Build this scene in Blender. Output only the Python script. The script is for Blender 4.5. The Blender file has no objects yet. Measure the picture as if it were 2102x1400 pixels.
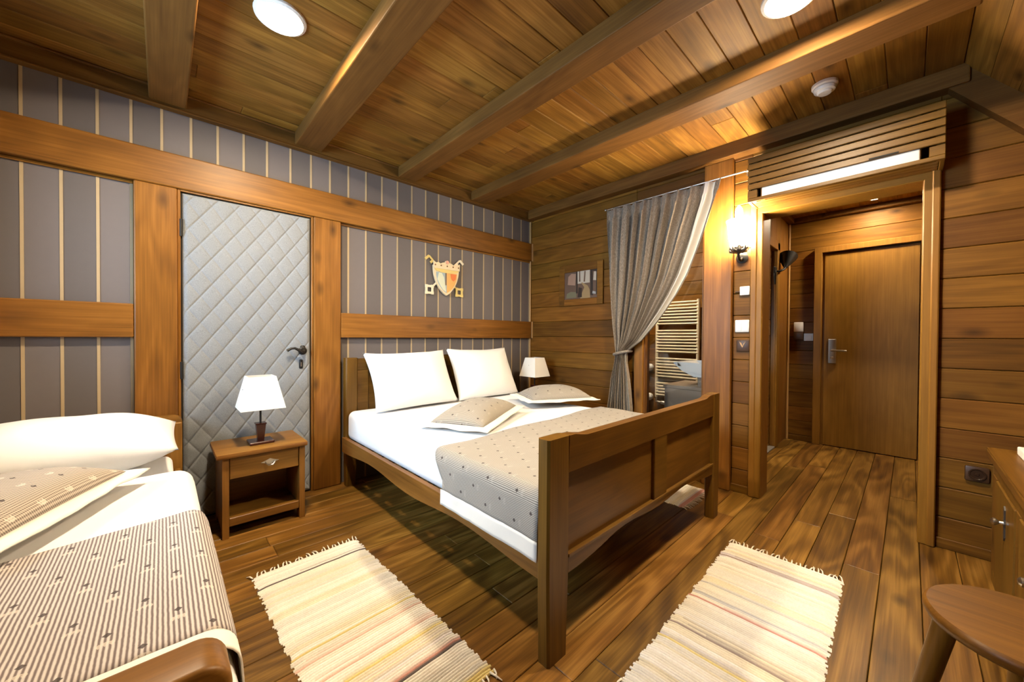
import bpy, bmesh, math, random
from math import sin, cos, pi, radians, sqrt, floor, exp
from mathutils import Vector, Matrix, noise as mnoise
random.seed(7)
S = bpy.context.scene
COL = S.collection

# ------------------------------------------------------------------ materials
def new_mat(name):
    m = bpy.data.materials.new(name); m.use_nodes = True
    nt = m.node_tree; nt.nodes.clear()
    out = nt.nodes.new('ShaderNodeOutputMaterial')
    return m, nt, out
def N(nt, t, **kw):
    n = nt.nodes.new(t)
    for k, v in kw.items(): setattr(n, k, v)
    return n
def L(nt, a, b): nt.links.new(a, b)
def M(nt, op, a, b=None, clamp=False):
    n = nt.nodes.new('ShaderNodeMath'); n.operation = op; n.use_clamp = clamp
    for i, v in enumerate((a, b)):
        if v is None: continue
        if isinstance(v, (int, float)): n.inputs[i].default_value = v
        else: nt.links.new(v, n.inputs[i])
    return n.outputs[0]
def MIX(nt, fac, a, b, blend='MIX'):
    n = nt.nodes.new('ShaderNodeMix'); n.data_type = 'RGBA'; n.blend_type = blend
    for s, v in ((n.inputs[0], fac), (n.inputs[6], a), (n.inputs[7], b)):
        if isinstance(v, (int, float)): s.default_value = v
        elif isinstance(v, tuple): s.default_value = (*v, 1) if len(v) == 3 else v
        else: nt.links.new(v, s)
    return n.outputs[2]
def RAMP(nt, fac, stops):
    n = nt.nodes.new('ShaderNodeValToRGB'); cr = n.color_ramp
    while len(cr.elements) > 1: cr.elements.remove(cr.elements[-1])
    cr.elements[0].position = stops[0][0]; cr.elements[0].color = (*stops[0][1], 1)
    for p, c in stops[1:]:
        e = cr.elements.new(p); e.color = (*c, 1)
    nt.links.new(fac, n.inputs[0]); return n.outputs[0]
def BSDF(nt, out, col, rough=.5, spec=.5, metal=0., bump=None, bstr=.3, bdist=.002, sheen=0.):
    b = nt.nodes.new('ShaderNodeBsdfPrincipled')
    for s, v in (('Base Color', col), ('Roughness', rough), ('Specular IOR Level', spec), ('Metallic', metal), ('Sheen Weight', sheen)):
        if isinstance(v, (int, float)): b.inputs[s].default_value = v
        elif isinstance(v, tuple): b.inputs[s].default_value = (*v, 1)
        else: nt.links.new(v, b.inputs[s])
    if bump is not None:
        bn = nt.nodes.new('ShaderNodeBump'); bn.inputs['Strength'].default_value = bstr
        bn.inputs['Distance'].default_value = bdist
        nt.links.new(bump, bn.inputs['Height']); nt.links.new(bn.outputs[0], b.inputs['Normal'])
    nt.links.new(b.outputs[0], out.inputs[0]); return b
def simple(name, col, rough=.5, spec=.5, metal=0., sheen=0.):
    m, nt, out = new_mat(name)
    tc = N(nt, 'ShaderNodeTexCoord'); no = N(nt, 'ShaderNodeTexNoise'); no.inputs['Scale'].default_value = 30
    L(nt, tc.outputs['Object'], no.inputs['Vector'])
    c = MIX(nt, M(nt, 'MULTIPLY', no.outputs[0], .14), col, tuple(x * .6 for x in col))
    BSDF(nt, out, c, rough, spec, metal, sheen=sheen); return m
def wood(name, axis, dark, mid, light, grain=1.0, knots=.6, rough=.42, island=True, var=.30, contrast=1.0, rings=.15, spec=.28):
    m, nt, out = new_mat(name)
    tc = N(nt, 'ShaderNodeTexCoord'); geo = N(nt, 'ShaderNodeNewGeometry')
    rnd = geo.outputs['Random Per Island']
    off = N(nt, 'ShaderNodeCombineXYZ')
    k = 1.0 if island else 0.0
    for i, s in enumerate((31.7, 53.1, 17.3)): L(nt, M(nt, 'MULTIPLY', rnd, s * k), off.inputs[i])
    add = N(nt, 'ShaderNodeVectorMath', operation='ADD')
    L(nt, tc.outputs['Object'], add.inputs[0]); L(nt, off.outputs[0], add.inputs[1])
    def scaled(al, ac):
        v = N(nt, 'ShaderNodeVectorMath', operation='MULTIPLY'); L(nt, add.outputs[0], v.inputs[0])
        s = [ac, ac, ac]; s['XYZ'.index(axis)] = al; v.inputs[1].default_value = s
        return v.outputs[0]
    def noise(vec, sc=1., det=2., dist=0., rough_=.5):
        n = N(nt, 'ShaderNodeTexNoise'); n.inputs['Scale'].default_value = sc; n.inputs['Detail'].default_value = det
        n.inputs['Distortion'].default_value = dist; n.inputs['Roughness'].default_value = rough_
        L(nt, vec, n.inputs['Vector']); return n.outputs[0]
    n1 = noise(scaled(.9 * grain, 5.5 * grain), 1, 1.5, .25)
    ringv = M(nt, 'ADD', M(nt, 'MULTIPLY', M(nt, 'SINE', M(nt, 'MULTIPLY', n1, 48.)), .5), .5)
    streak = M(nt, 'ADD', M(nt, 'MULTIPLY', noise(scaled(2.5 * grain, 120 * grain), 1, 3, 0, .6), .55), M(nt, 'MULTIPLY', noise(scaled(1.6 * grain, 42 * grain), 1, 2, .3, .5), .45))
    blot = noise(scaled(1.3, 3.2), 1, 3, .6)
    v = M(nt, 'ADD', M(nt, 'MULTIPLY', ringv, rings), M(nt, 'MULTIPLY', streak, 1.0 * contrast))
    v = M(nt, 'ADD', v, M(nt, 'MULTIPLY', blot, .75))
    v = M(nt, 'SUBTRACT', v, -.075 + .5 * contrast + rings * .5)
    c = RAMP(nt, v, [(.0, dark), (.45, mid), (.85, light)])
    if knots > 0:
        vo = N(nt, 'ShaderNodeTexVoronoi'); vo.inputs['Scale'].default_value = 1
        L(nt, scaled(4.2, 8.5), vo.inputs['Vector'])
        kd = M(nt, 'SUBTRACT', 1., M(nt, 'MULTIPLY', vo.outputs['Distance'], 3.4), clamp=True)
        sepc = N(nt, 'ShaderNodeSeparateColor'); L(nt, vo.outputs['Color'], sepc.inputs[0])
        gate = M(nt, 'GREATER_THAN', sepc.outputs[0], 1 - .55 * knots)
        c = MIX(nt, M(nt, 'MULTIPLY', M(nt, 'MULTIPLY', kd, gate), .85), c, tuple(x * .35 for x in dark))
    val = M(nt, 'ADD', M(nt, 'MULTIPLY', rnd, var * k), 1 - .5 * var * k)
    hsv = N(nt, 'ShaderNodeHueSaturation'); L(nt, c, hsv.inputs['Color']); L(nt, val, hsv.inputs['Value'])
    hue = M(nt, 'ADD', M(nt, 'MULTIPLY', M(nt, 'FRACT', M(nt, 'MULTIPLY', rnd, 7.3)), .012 * k), .494)
    L(nt, hue, hsv.inputs['Hue'])
    BSDF(nt, out, hsv.outputs[0], rough, spec, 0, bump=v, bstr=.25, bdist=.0015)
    return m
def wood3(name, *a, **k):
    return {ax: wood(name + '_' + ax.lower(), ax, *a, **k) for ax in 'XYZ'}

PINE = wood3('stained_pine', (.062, .025, .004), (.190, .086, .013), (.33, .168, .033), knots=.9, rings=.12, rough=.58, spec=.16)
BEAM = wood3('beam_pine', (.060, .025, .006), (.128, .056, .012), (.21, .098, .023), knots=.45, var=.12, contrast=.8, rings=.10, rough=.6, spec=.12)
TIMBER = wood3('timber_pine', (.070, .025, .004), (.190, .074, .010), (.31, .133, .022), knots=.6, var=.14, rings=.12)
WALLW = wood3('wall_pine', (.055, .022, .003), (.138, .057, .007), (.23, .106, .015), knots=.35, var=.50, rings=.14, contrast=.85, rough=.5, spec=.18)
FLOORW = wood3('floor_pine', (.045, .019, .004), (.145, .068, .011), (.28, .145, .030), knots=.45, var=.46, contrast=1.3, rough=.36, rings=.30)
FURN = wood3('furniture_oak', (.050, .021, .003), (.118, .052, .0065), (.19, .090, .014), knots=.25, var=.14, contrast=.95, rough=.40, rings=.12)
FURN_LIT = wood3('furniture_oak_lit', (.085, .033, .006), (.20, .086, .015), (.31, .142, .030), knots=.25, var=.14, contrast=.95, rough=.40, rings=.12)  # lightened copy of the furniture oak: light on these pieces put into colour
DOORW = wood3('door_veneer', (.125, .052, .007), (.215, .095, .013), (.30, .142, .024), knots=0, var=.05, contrast=.9, rough=.45, rings=.05)
LIGHTW = wood3('light_pine_bead', (.30, .16, .06), (.45, .26, .10), (.58, .36, .16), knots=0, var=.05)

m_cloth_white = None
def cloth(name, col, bump_scale=900, wr=.5, sheen=.15):
    m, nt, out = new_mat(name)
    tc = N(nt, 'ShaderNodeTexCoord')
    n = N(nt, 'ShaderNodeTexNoise'); n.inputs['Scale'].default_value = bump_scale; L(nt, tc.outputs['Object'], n.inputs['Vector'])
    n2 = N(nt, 'ShaderNodeTexNoise'); n2.inputs['Scale'].default_value = 7; n2.inputs['Detail'].default_value = 2
    n2.inputs['Distortion'].default_value = .8; L(nt, tc.outputs['Object'], n2.inputs['Vector'])
    h = M(nt, 'ADD', M(nt, 'MULTIPLY', n.outputs[0], .05), M(nt, 'MULTIPLY', n2.outputs[0], wr))
    BSDF(nt, out, col, .85, .2, 0, bump=h, bstr=.5, bdist=.012, sheen=sheen); return m
WHITE = cloth('white_cotton', (.80, .80, .80))
CREAM = cloth('cream_cotton', (.78, .74, .66))
def striped_cloth(name, pitch, check=False, pale=.6, tones=((.15, .115, .11), (.58, .53, .49))):
    """woven fabric: dark brown and cream threads, with rows of small dark diamonds and pale horse-like flecks"""
    m, nt, out = new_mat(name)
    uv = N(nt, 'ShaderNodeUVMap'); sep = N(nt, 'ShaderNodeSeparateXYZ'); L(nt, uv.outputs[0], sep.inputs[0])
    u, v = sep.outputs[0], sep.outputs[1]
    nz = N(nt, 'ShaderNodeTexNoise'); nz.inputs['Scale'].default_value = 60; L(nt, uv.outputs[0], nz.inputs['Vector'])
    uu = M(nt, 'ADD', u, M(nt, 'MULTIPLY', M(nt, 'SUBTRACT', nz.outputs[0], .5), pitch * .22))
    def tri(x, p): return M(nt, 'MULTIPLY', M(nt, 'ABSOLUTE', M(nt, 'SUBTRACT', M(nt, 'FRACT', M(nt, 'DIVIDE', x, p)), .5)), 2.)
    su = M(nt, 'MULTIPLY', M(nt, 'SUBTRACT', tri(uu, pitch), .25), 2.2, clamp=True)
    if check:
        sv = M(nt, 'MULTIPLY', M(nt, 'SUBTRACT', tri(v, pitch), .25), 2.2, clamp=True)
        f = M(nt, 'ADD', M(nt, 'MULTIPLY', su, .5), M(nt, 'MULTIPLY', sv, .5))
        base = MIX(nt, f, (.13, .10, .085), (.52, .45, .37))
    else:
        wv = tri(v, .004)
        f = M(nt, 'MULTIPLY', su, M(nt, 'ADD', M(nt, 'MULTIPLY', wv, .2), .8))
        base = MIX(nt, f, *tones)
    gx, gy = .105, .085
    row = M(nt, 'FLOOR', M(nt, 'DIVIDE', v, gy))
    ux = M(nt, 'ADD', M(nt, 'DIVIDE', u, gx), M(nt, 'MULTIPLY', row, .5))
    cu = M(nt, 'MULTIPLY', M(nt, 'SUBTRACT', M(nt, 'FRACT', ux), .5), gx)
    cv = M(nt, 'MULTIPLY', M(nt, 'SUBTRACT', M(nt, 'FRACT', M(nt, 'DIVIDE', v, gy)), .5), gy)
    def diamond(ox, oy, rx, ry):
        a = M(nt, 'DIVIDE', M(nt, 'ABSOLUTE', M(nt, 'SUBTRACT', cu, ox)), rx)
        b = M(nt, 'DIVIDE', M(nt, 'ABSOLUTE', M(nt, 'SUBTRACT', cv, oy)), ry)
        return M(nt, 'LESS_THAN', M(nt, 'ADD', a, b), 1.)
    dk = diamond(0, .018, .0075, .008)
    pl = diamond(-.009, -.012, .0045, .008)
    for ox, oy, rx, ry in ((0, -.011, .0045, .008), (.009, -.012, .0045, .008), (0, -.007, .012, .0035)):
        pl = M(nt, 'MAXIMUM', pl, diamond(ox, oy, rx, ry))
    c = MIX(nt, M(nt, 'MULTIPLY', pl, pale), base, (.62, .55, .47))
    c = MIX(nt, M(nt, 'MULTIPLY', dk, .9), c, (.05, .038, .035))
    BSDF(nt, out, c, .85, .15, 0, bump=f, bstr=.25, bdist=.001, sheen=.1); return m
STRIPE = striped_cloth('striped_fabric', .0082)
FINE = striped_cloth('fine_striped_fabric', .006, pale=.15, tones=((.14, .122, .106), (.46, .42, .355)))
CHECK = striped_cloth('checked_fabric', .0066, True)

def curtain_mat():
    m, nt, out = new_mat('grey_linen')
    tc = N(nt, 'ShaderNodeTexCoord')
    w = N(nt, 'ShaderNodeTexNoise'); w.inputs['Scale'].default_value = 1; w.inputs['Detail'].default_value = 3
    v = N(nt, 'ShaderNodeVectorMath', operation='MULTIPLY'); L(nt, tc.outputs['Object'], v.inputs[0]); v.inputs[1].default_value = (260, 260, 60)
    L(nt, v.outputs[0], w.inputs['Vector'])
    c = RAMP(nt, w.outputs[0], [(.3, (.145, .116, .087)), (.7, (.32, .265, .205))])
    BSDF(nt, out, c, .9, .15, 0, bump=w.outputs[0], bstr=.2, bdist=.002, sheen=.15); return m
LINEN = curtain_mat()
def quilt_mat():
    m, nt, out = new_mat('quilted_fabric')
    tc = N(nt, 'ShaderNodeTexCoord'); w = N(nt, 'ShaderNodeTexNoise'); w.inputs['Scale'].default_value = 420; w.inputs['Detail'].default_value = 2
    L(nt, tc.outputs['Object'], w.inputs['Vector'])
    c = RAMP(nt, w.outputs[0], [(.3, (.155, .166, .180)), (.7, (.265, .280, .298))])
    BSDF(nt, out, c, .9, .2, 0, bump=w.outputs[0], bstr=.3, bdist=.001, sheen=.2); return m
QUILT = quilt_mat()
def attr_mat(name, rough=.9):
    m, nt, out = new_mat(name)
    a = N(nt, 'ShaderNodeVertexColor'); a.layer_name = 'Col'
    tc = N(nt, 'ShaderNodeTexCoord'); w = N(nt, 'ShaderNodeTexNoise'); w.inputs['Scale'].default_value = 160; w.inputs['Detail'].default_value = 3
    L(nt, tc.outputs['Object'], w.inputs['Vector'])
    c = MIX(nt, M(nt, 'MULTIPLY', w.outputs[0], .5), a.outputs[0], (.62, .52, .36), 'MULTIPLY')
    BSDF(nt, out, c, rough, .15, 0, bump=w.outputs[0], bstr=.4, bdist=.003, sheen=.1); return m
RUGM = attr_mat('rag_weave')
GREY_A = simple('slate_grey_board', (.150, .131, .130), .6, .3)
GREY_B = simple('slate_grey_board_dark', (.120, .105, .104), .6, .3)
STRIPM = simple('pale_strip', (.42, .32, .19), .55, .3)
IRON = simple('wrought_iron', (.022, .020, .018), .45, .5, .6)
IRONL = simple('worn_iron', (.10, .09, .08), .4, .5, .7)
CHROME = simple('satin_steel', (.62, .60, .56), .28, .5, 1.)
PLASTIC = simple('white_plastic', (.78, .76, .72), .35, .5)
ENAMEL = simple('white_enamel', (.82, .73, .56), .3, .5)
BROWNP = simple('brown_plastic', (.055, .026, .012), .4, .4)
DARKP = simple('black_recess', (.012, .010, .008), .6, .2)
DARKRED = simple('mahogany_lacquer', (.045, .012, .008), .25, .5)
SHADE = simple('ivory_lampshade', (.80, .76, .68), .8, .2)
CERAM = simple('white_ceramic', (.82, .82, .83), .15, .6)
VANITY = simple('taupe_front', (.23, .165, .115), .4, .4)
TILE = simple('grey_tile', (.17, .155, .14), .4, .4)
PLASTER = simple('cream_plaster', (.50, .42, .32), .9, .1)
def colour(name, c, rough=.5): return simple(name, c, rough, .35)
def emit(name, col, strength):
    m, nt, out = new_mat(name)
    e = N(nt, 'ShaderNodeEmission'); e.inputs[0].default_value = (*col, 1); e.inputs[1].default_value = strength
    lw = N(nt, 'ShaderNodeLayerWeight'); lw.inputs[0].default_value = .3
    L(nt, M(nt, 'MULTIPLY', M(nt, 'SUBTRACT', 1.15, M(nt, 'MULTIPLY', lw.outputs['Facing'], .3)), strength), e.inputs[1])
    L(nt, e.outputs[0], out.inputs[0]); return m
WARM = (1.0, .80, .54)
LAMP_A = emit('ceiling_lamp_glow', WARM, 500)
LAMP_S = emit('sconce_glow', (1.0, .82, .56), 150)
LAMP_V = emit('hall_lamp_glow', WARM, 330)
FILL_B = emit('bath_fill_glow', (1.0, .82, .58), 420)
def glass_mat():
    m, nt, out = new_mat('clear_glass')
    tr = N(nt, 'ShaderNodeBsdfTransparent'); tr.inputs[0].default_value = (.95, .96, .95, 1)
    gl = N(nt, 'ShaderNodeBsdfGlossy'); gl.inputs['Roughness'].default_value = .02
    fr = N(nt, 'ShaderNodeFresnel'); fr.inputs[0].default_value = 1.5
    mx = N(nt, 'ShaderNodeMixShader'); L(nt, fr.outputs[0], mx.inputs[0]); L(nt, tr.outputs[0], mx.inputs[1]); L(nt, gl.outputs[0], mx.inputs[2])
    L(nt, mx.outputs[0], out.inputs[0]); return m
GLASS = glass_mat()

# ------------------------------------------------------------------ mesh helpers
class MB:
    def __init__(s): s.bm = bmesh.new()
    def box(s, x0, x1, y0, y1, z0, z1, mat=0, bev=0., seg=1, rot=None):
        cx, cy, cz = (x0 + x1) / 2, (y0 + y1) / 2, (z0 + z1) / 2
        mt = Matrix.Translation((cx, cy, cz))
        if rot is not None: mt = mt @ rot
        mt = mt @ Matrix.Diagonal((abs(x1 - x0), abs(y1 - y0), abs(z1 - z0), 1))
        r = bmesh.ops.create_cube(s.bm, size=1, matrix=mt)
        vs = r['verts']; fs = set(f for v in vs for f in v.link_faces)
        for f in fs: f.material_index = mat
        if bev > 0:
            es = list(set(e for v in vs for e in v.link_edges))
            bmesh.ops.bevel(s.bm, geom=es, offset=bev, offset_type='OFFSET', segments=seg, profile=.5, affect='EDGES')
        return s
    def prism(s, pts, axis, d0, d1, mat=0):
        """polygon in the plane across axis: X -> (y,z), Y -> (x,z), Z -> (x,y)"""
        def P(a, b, d): return {'X': (d, a, b), 'Y': (a, d, b), 'Z': (a, b, d)}[axis]
        v0 = [s.bm.verts.new(P(a, b, d0)) for a, b in pts]; v1 = [s.bm.verts.new(P(a, b, d1)) for a, b in pts]
        n = len(pts); fs = []
        fs.append(s.bm.faces.new(v0)); fs.append(s.bm.faces.new(list(reversed(v1))))
        for i in range(n): fs.append(s.bm.faces.new((v0[i], v1[i], v1[(i + 1) % n], v0[(i + 1) % n])))
        for f in fs: f.material_index = mat
        bmesh.ops.recalc_face_normals(s.bm, faces=fs)
        return s
    def lathe(s, prof, c=(0, 0, 0), axis='Z', seg=24, mat=0, rot=None):
        """prof: list of (radius, height) along the axis"""
        rings = []
        fs = []
        for r, h in prof:
            ring = []
            for i in range(seg):
                a = 2 * pi * i / seg
                p = Vector((r * cos(a), r * sin(a), h))
                if axis == 'X': p = Vector((p.z, p.x, p.y))
                if axis == 'Y': p = Vector((p.x, p.z, p.y))
                if rot is not None: p = rot @ p
                ring.append(s.bm.verts.new(p + Vector(c)))
            rings.append(ring)
        for a, b in zip(rings, rings[1:]):
            for i in range(seg): fs.append(s.bm.faces.new((a[i], a[(i + 1) % seg], b[(i + 1) % seg], b[i])))
        fs.append(s.bm.faces.new(rings[0])); fs.append(s.bm.faces.new(list(reversed(rings[-1]))))
        for f in fs: f.material_index = mat
        bmesh.ops.recalc_face_normals(s.bm, faces=fs)
        return s
    def tube(s, pts, r, seg=10, mat=0):
        pts = [Vector(p) for p in pts]; rr = r if isinstance(r, (list, tuple)) else [r] * len(pts)
        rings = []; prev = None; fs = []
        for i, p in enumerate(pts):
            t = (pts[min(i + 1, len(pts) - 1)] - pts[max(i - 1, 0)]).normalized()
            if prev is None: a = t.orthogonal().normalized()
            else: a = (prev - t * prev.dot(t)).normalized()
            prev = a; b = t.cross(a)
            rings.append([s.bm.verts.new(p + rr[i] * (a * cos(2 * pi * k / seg) + b * sin(2 * pi * k / seg))) for k in range(seg)])
        for a, b in zip(rings, rings[1:]):
            for i in range(seg): fs.append(s.bm.faces.new((a[i], a[(i + 1) % seg], b[(i + 1) % seg], b[i])))
        fs.append(s.bm.faces.new(rings[0])); fs.append(s.bm.faces.new(list(reversed(rings[-1]))))
        for f in fs: f.material_index = mat
        bmesh.ops.recalc_face_normals(s.bm, faces=fs)
        return s
    def frustum(s, c, z0, z1, hx0, hy0, hx1, hy1, mat=0):
        a = [s.bm.verts.new((c[0] + i * hx0, c[1] + j * hy0, z0)) for i, j in ((-1, -1), (1, -1), (1, 1), (-1, 1))]
        b = [s.bm.verts.new((c[0] + i * hx1, c[1] + j * hy1, z1)) for i, j in ((-1, -1), (1, -1), (1, 1), (-1, 1))]
        fs = [s.bm.faces.new(a), s.bm.faces.new(list(reversed(b)))]
        for i in range(4): fs.append(s.bm.faces.new((a[i], b[i], b[(i + 1) % 4], a[(i + 1) % 4])))
        for f in fs: f.material_index = mat
        bmesh.ops.recalc_face_normals(s.bm, faces=fs); return s
    def grid(s, f, nu, nv, uvf=None, mat=0, close_u=False):
        uvl = s.bm.loops.layers.uv.verify() if uvf else None
        V = [[s.bm.verts.new(f(i / nu, j / nv)) for j in range(nv + 1)] for i in range(nu + 1)]
        for i in range(nu):
            for j in range(nv):
                q = (V[i][j], V[i + 1][j], V[i + 1][j + 1], V[i][j + 1])
                fc = s.bm.faces.new(q); fc.material_index = mat
                if uvf:
                    for lp, (a, b) in zip(fc.loops, ((i, j), (i + 1, j), (i + 1, j + 1), (i, j + 1))): lp[uvl].uv = uvf(a / nu, b / nv)
        return s
    def build(s, name, mats, parent=None, smooth=None, solid=None, doubles=False):
        if doubles: bmesh.ops.remove_doubles(s.bm, verts=s.bm.verts, dist=1e-5)
        me = bpy.data.meshes.new(name)
        if parent is not None:
            o = parent; off = Vector((0, 0, 0))
            while o is not None: off += o.location if o.rotation_euler.z == 0 else Vector((0, 0, 0)); rot = o.rotation_euler.z; o = o.parent
            if getattr(parent, 'name', '') and not parent.get('_local') and not (parent.parent and parent.parent.get('_local')):
                bmesh.ops.translate(s.bm, verts=s.bm.verts, vec=-off)
        s.bm.to_mesh(me); s.bm.free()
        for m in (mats if isinstance(mats, (list, tuple)) else [mats]): me.materials.append(m)
        if smooth is not None:
            me.shade_smooth()
            if smooth < 180: me.set_sharp_from_angle(angle=radians(smooth))
        o = bpy.data.objects.new(name, me); COL.objects.link(o)
        if parent is not None: o.parent = parent
        if solid:
            md = o.modifiers.new('thickness', 'SOLIDIFY'); md.thickness = solid; md.offset = 1
        return o
def tag(o, label=None, cat=None, group=None, kind=None):
    for k, v in (('label', label), ('category', cat), ('group', group), ('kind', kind)):
        if v: o[k] = v
    return o
def thing(name, label, cat, loc=(0, 0, 0), group=None, local=False, rz=0.):
    o = bpy.data.objects.new(name, None); COL.objects.link(o); o.location = loc; o.rotation_euler = (0, 0, rz)
    o.empty_display_size = .05
    tag(o, label, cat, group)
    LOCAL[o.name] = local
    return o
LOCAL = {}
def struct(o): o['kind'] = 'structure'; return o
# build() needs to know whether coordinates are world or local: wrap it
def build(mb, name, mats, parent=None, smooth=None, doubles=False):
    if doubles: bmesh.ops.remove_doubles(mb.bm, verts=mb.bm.verts, dist=1e-5)
    if parent is not None:
        root = parent
        while root.parent is not None: root = root.parent
        if not LOCAL.get(root.name, False):
            off = root.location if root.type == 'EMPTY' else Vector((0, 0, 0))
            bmesh.ops.translate(mb.bm, verts=mb.bm.verts, vec=-Vector(off))
    me = bpy.data.meshes.new(name); mb.bm.to_mesh(me); mb.bm.free()
    for m in (mats if isinstance(mats, (list, tuple)) else [mats]): me.materials.append(m)
    if smooth is not None:
        me.shade_smooth()
        if smooth < 180: me.set_sharp_from_angle(angle=radians(smooth))
    o = bpy.data.objects.new(name, me); COL.objects.link(o)
    if parent is not None: o.parent = parent
    return o
def copy_tree(o, parent=None):
    c = o.copy(); COL.objects.link(c); c.parent = parent
    LOCAL[c.name] = LOCAL.get(o.name, False)
    for ch in list(o.children): copy_tree(ch, c)
    return c

# ------------------------------------------------------------------ dimensions
XL, XW, XE = -1.12, 3.06, 5.12           # room end, door wall, entrance-door wall
YW, YT, YR, YB = 2.96, 2.92, -.175, -1.45   # striped wall, timber face, ridge of the slope, knee wall
ZC, SL = 2.525, 1.28                      # ceiling, slope of the roof side
def zs(y): return ZC + SL * (y - YR)

# ------------------------------------------------------------------ floor
b = MB(); W = .131; y = -.05 - 11 * W; r = 0
while y < YW:
    x = XL - random.random() * 1.5
    while x < 5.25:
        ln = random.uniform(1.6, 3.2); x0, x1 = max(x, XL), min(x + ln, 5.25)
        if x1 - x0 > .05:
            if y > .93 and x1 > 3.06: x1 = min(x1, 3.075)
            if x1 - x0 > .03: b.box(x0 + .0006, x1 - .0006, y + .0012, min(y + W, YW) - .0012, -.03, 0, bev=.0022)
        x += ln
    y += W
struct(build(b, 'floor', FLOORW['X']))
b = MB(); b.box(XL - .1, 5.3, YB - .1, 3.05, -.06, -.03); struct(build(b, 'trim_1', DARKP))
b = MB()
for i in range(6):
    for j in range(7): b.box(3.08 + i * .34, 3.08 + i * .34 + .336, .94 + j * .3, .94 + j * .3 + .296, -.03, .004, bev=.002)
struct(build(b, 'floor_bathroom', TILE))

# ------------------------------------------------------------------ striped wall
sx = [-.497, -.373, -.248, -.123, .001, .129, .255, .387, .515, .653, .783, .911, 1.044, 1.179, 1.31, 1.445, 1.577, 1.712]
while sx[0] > XL + .05: sx.insert(0, sx[0] - .125)
while sx[-1] < XW - .1: sx.append(sx[-1] + .1325)
b = MB(); e = XL - .05; k = 0
for x in sx + [XW + .05]:
    b.box(e, x - .006, YW, YW + .04, -.03, 2.56, mat=k % 2)
    if x < XW: b.box(x - .006, x + .006, YW - .0025, YW + .04, -.03, 2.56, mat=2)
    e = x + .006; k += 1
struct(build(b, 'wall_left', [GREY_A, GREY_B, STRIPM]))
tn = [1]
def trim(mb, m, smooth=None):
    tn[0] += 1; return struct(build(mb, 'trim_%d' % tn[0], m, smooth=smooth))
# half-timber boards
b = MB(); b.box(XL, XW - .02, YT, YW, 1.972, 2.168, bev=.007, seg=2); trim(b, TIMBER['X'])
b = MB(); b.box(-.114, .066, YT + .001, YW, .0, 1.971, bev=.007, seg=2); trim(b, TIMBER['Z'])
b = MB(); b.box(.793, .979, YT + .001, YW, .0, 1.971, bev=.007, seg=2); trim(b, TIMBER['Z'])
b = MB(); b.box(XL, -.115, YT + .002, YW, 1.105, 1.29, bev=.007, seg=2); trim(b, TIMBER['X'])
b = MB(); b.box(.98, XW - .02, YT + .002, YW, 1.105, 1.292, bev=.007, seg=2); trim(b, TIMBER['X'])
# panel beads just under the top rail
b = MB()
for x0, x1 in ((XL, -.115), (.98, XW - .02)): b.box(x0, x1, YW - .012, YW, 1.955, 1.971, bev=.003)
trim(b, TIMBER['X'])
# corner bead
b = MB(); b.tube([(XW - .012, YW - .01, 0), (XW - .012, YW - .01, 2.42)], .009, 8)
b.box(XW - .022, XW - .002, YT - .006, YT, 1.105, 1.292); b.box(XW - .022, XW - .002, YT - .006, YT, 1.972, 2.168)
trim(b, LIGHTW['Z'], 60)
# cornice over the striped wall
b = MB(); b.box(XL, XW, YT + .005, YW, 2.428, ZC, bev=.004); b.box(XL, XW, YT - .004, YW, 2.418, 2.43, bev=.003); b.box(XL, XW, YT - .008, YT + .012, 2.512, ZC, bev=.004)
trim(b, BEAM['X'])
# padded door
d1 = build(MB().box(.070, .789, 2.948, YW, 0.0, 1.972), 'door_1', DARKP); struct(d1)
b = MB()
for x0, x1, z0, z1 in ((.066, .080, .0, 1.971), (.779, .793, .0, 1.971)): b.box(x0, x1, 2.932, YW, z0, z1, bev=.003)
b.box(.08, .779, 2.932, YW, 1.962, 1.971)
build(b, 'door_frame', TIMBER['Z'], d1)
dx0, dx1, dz0, dz1 = .088, .772, .012, 1.955
PX, PZ = .113, .159
def quilt(u, v):
    x = dx0 + u * (dx1 - dx0); z = dz0 + v * (dz1 - dz0)
    a = (x / PX + z / PZ); c = (x / PX - z / PZ)
    ta = abs((a % 1) - .5) * 2; tc_ = abs((c % 1) - .5) * 2
    h = min(1, (1 - ta) * 9) ** .6 * .40 + min(1, (1 - tc_) * 7) ** .6 * .80
    h2 = sqrt(max(0, (1 - ta ** 2) * (1 - tc_ ** 2)))
    ed = min(1, min(x - dx0, dx1 - x, z - dz0, dz1 - z) / .02)
    w = .002 * mnoise.noise(Vector((x * 6, z * 6, 0)))
    return (x, 2.947 - (.003 + .0065 * h + .0055 * h2 + w) * max(0, ed) ** .5, z)
b = MB(); b.grid(quilt, 190, 520)
build(b, 'padded_panel', QUILT, d1, smooth=180)
hd = build(MB().lathe([(.0, 0), (.026, 0), (.028, .006), (.018, .012), (.012, .03), (0, .032)], (.722, 2.936, 1.012), 'Y', 14, rot=Matrix.Rotation(pi, 3, 'Z')), 'door_handle', IRON, d1, 40)
b = MB(); b.tube([(.722, 2.93, 1.0), (.722, 2.898, 1.0), (.712, 2.892, 1.0), (.69, 2.89, 1.018), (.665, 2.89, 1.032), (.642, 2.89, 1.03), (.618, 2.89, 1.016)], [.009, .009, .010, .010, .008, .008, .010], 10)
b.box(.708, .738, 2.925, 2.94, .985, 1.05, bev=.006)
build(b, 'lever', IRON, hd, 50)
b = MB(); b.box(.700, .724, 2.926, 2.94, .886, .952, bev=.009, seg=3); b.box(.709, .715, 2.9245, 2.93, .903, .932, mat=1)
build(b, 'keyhole_plate', [IRON, CHROME], d1, 40)
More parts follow.
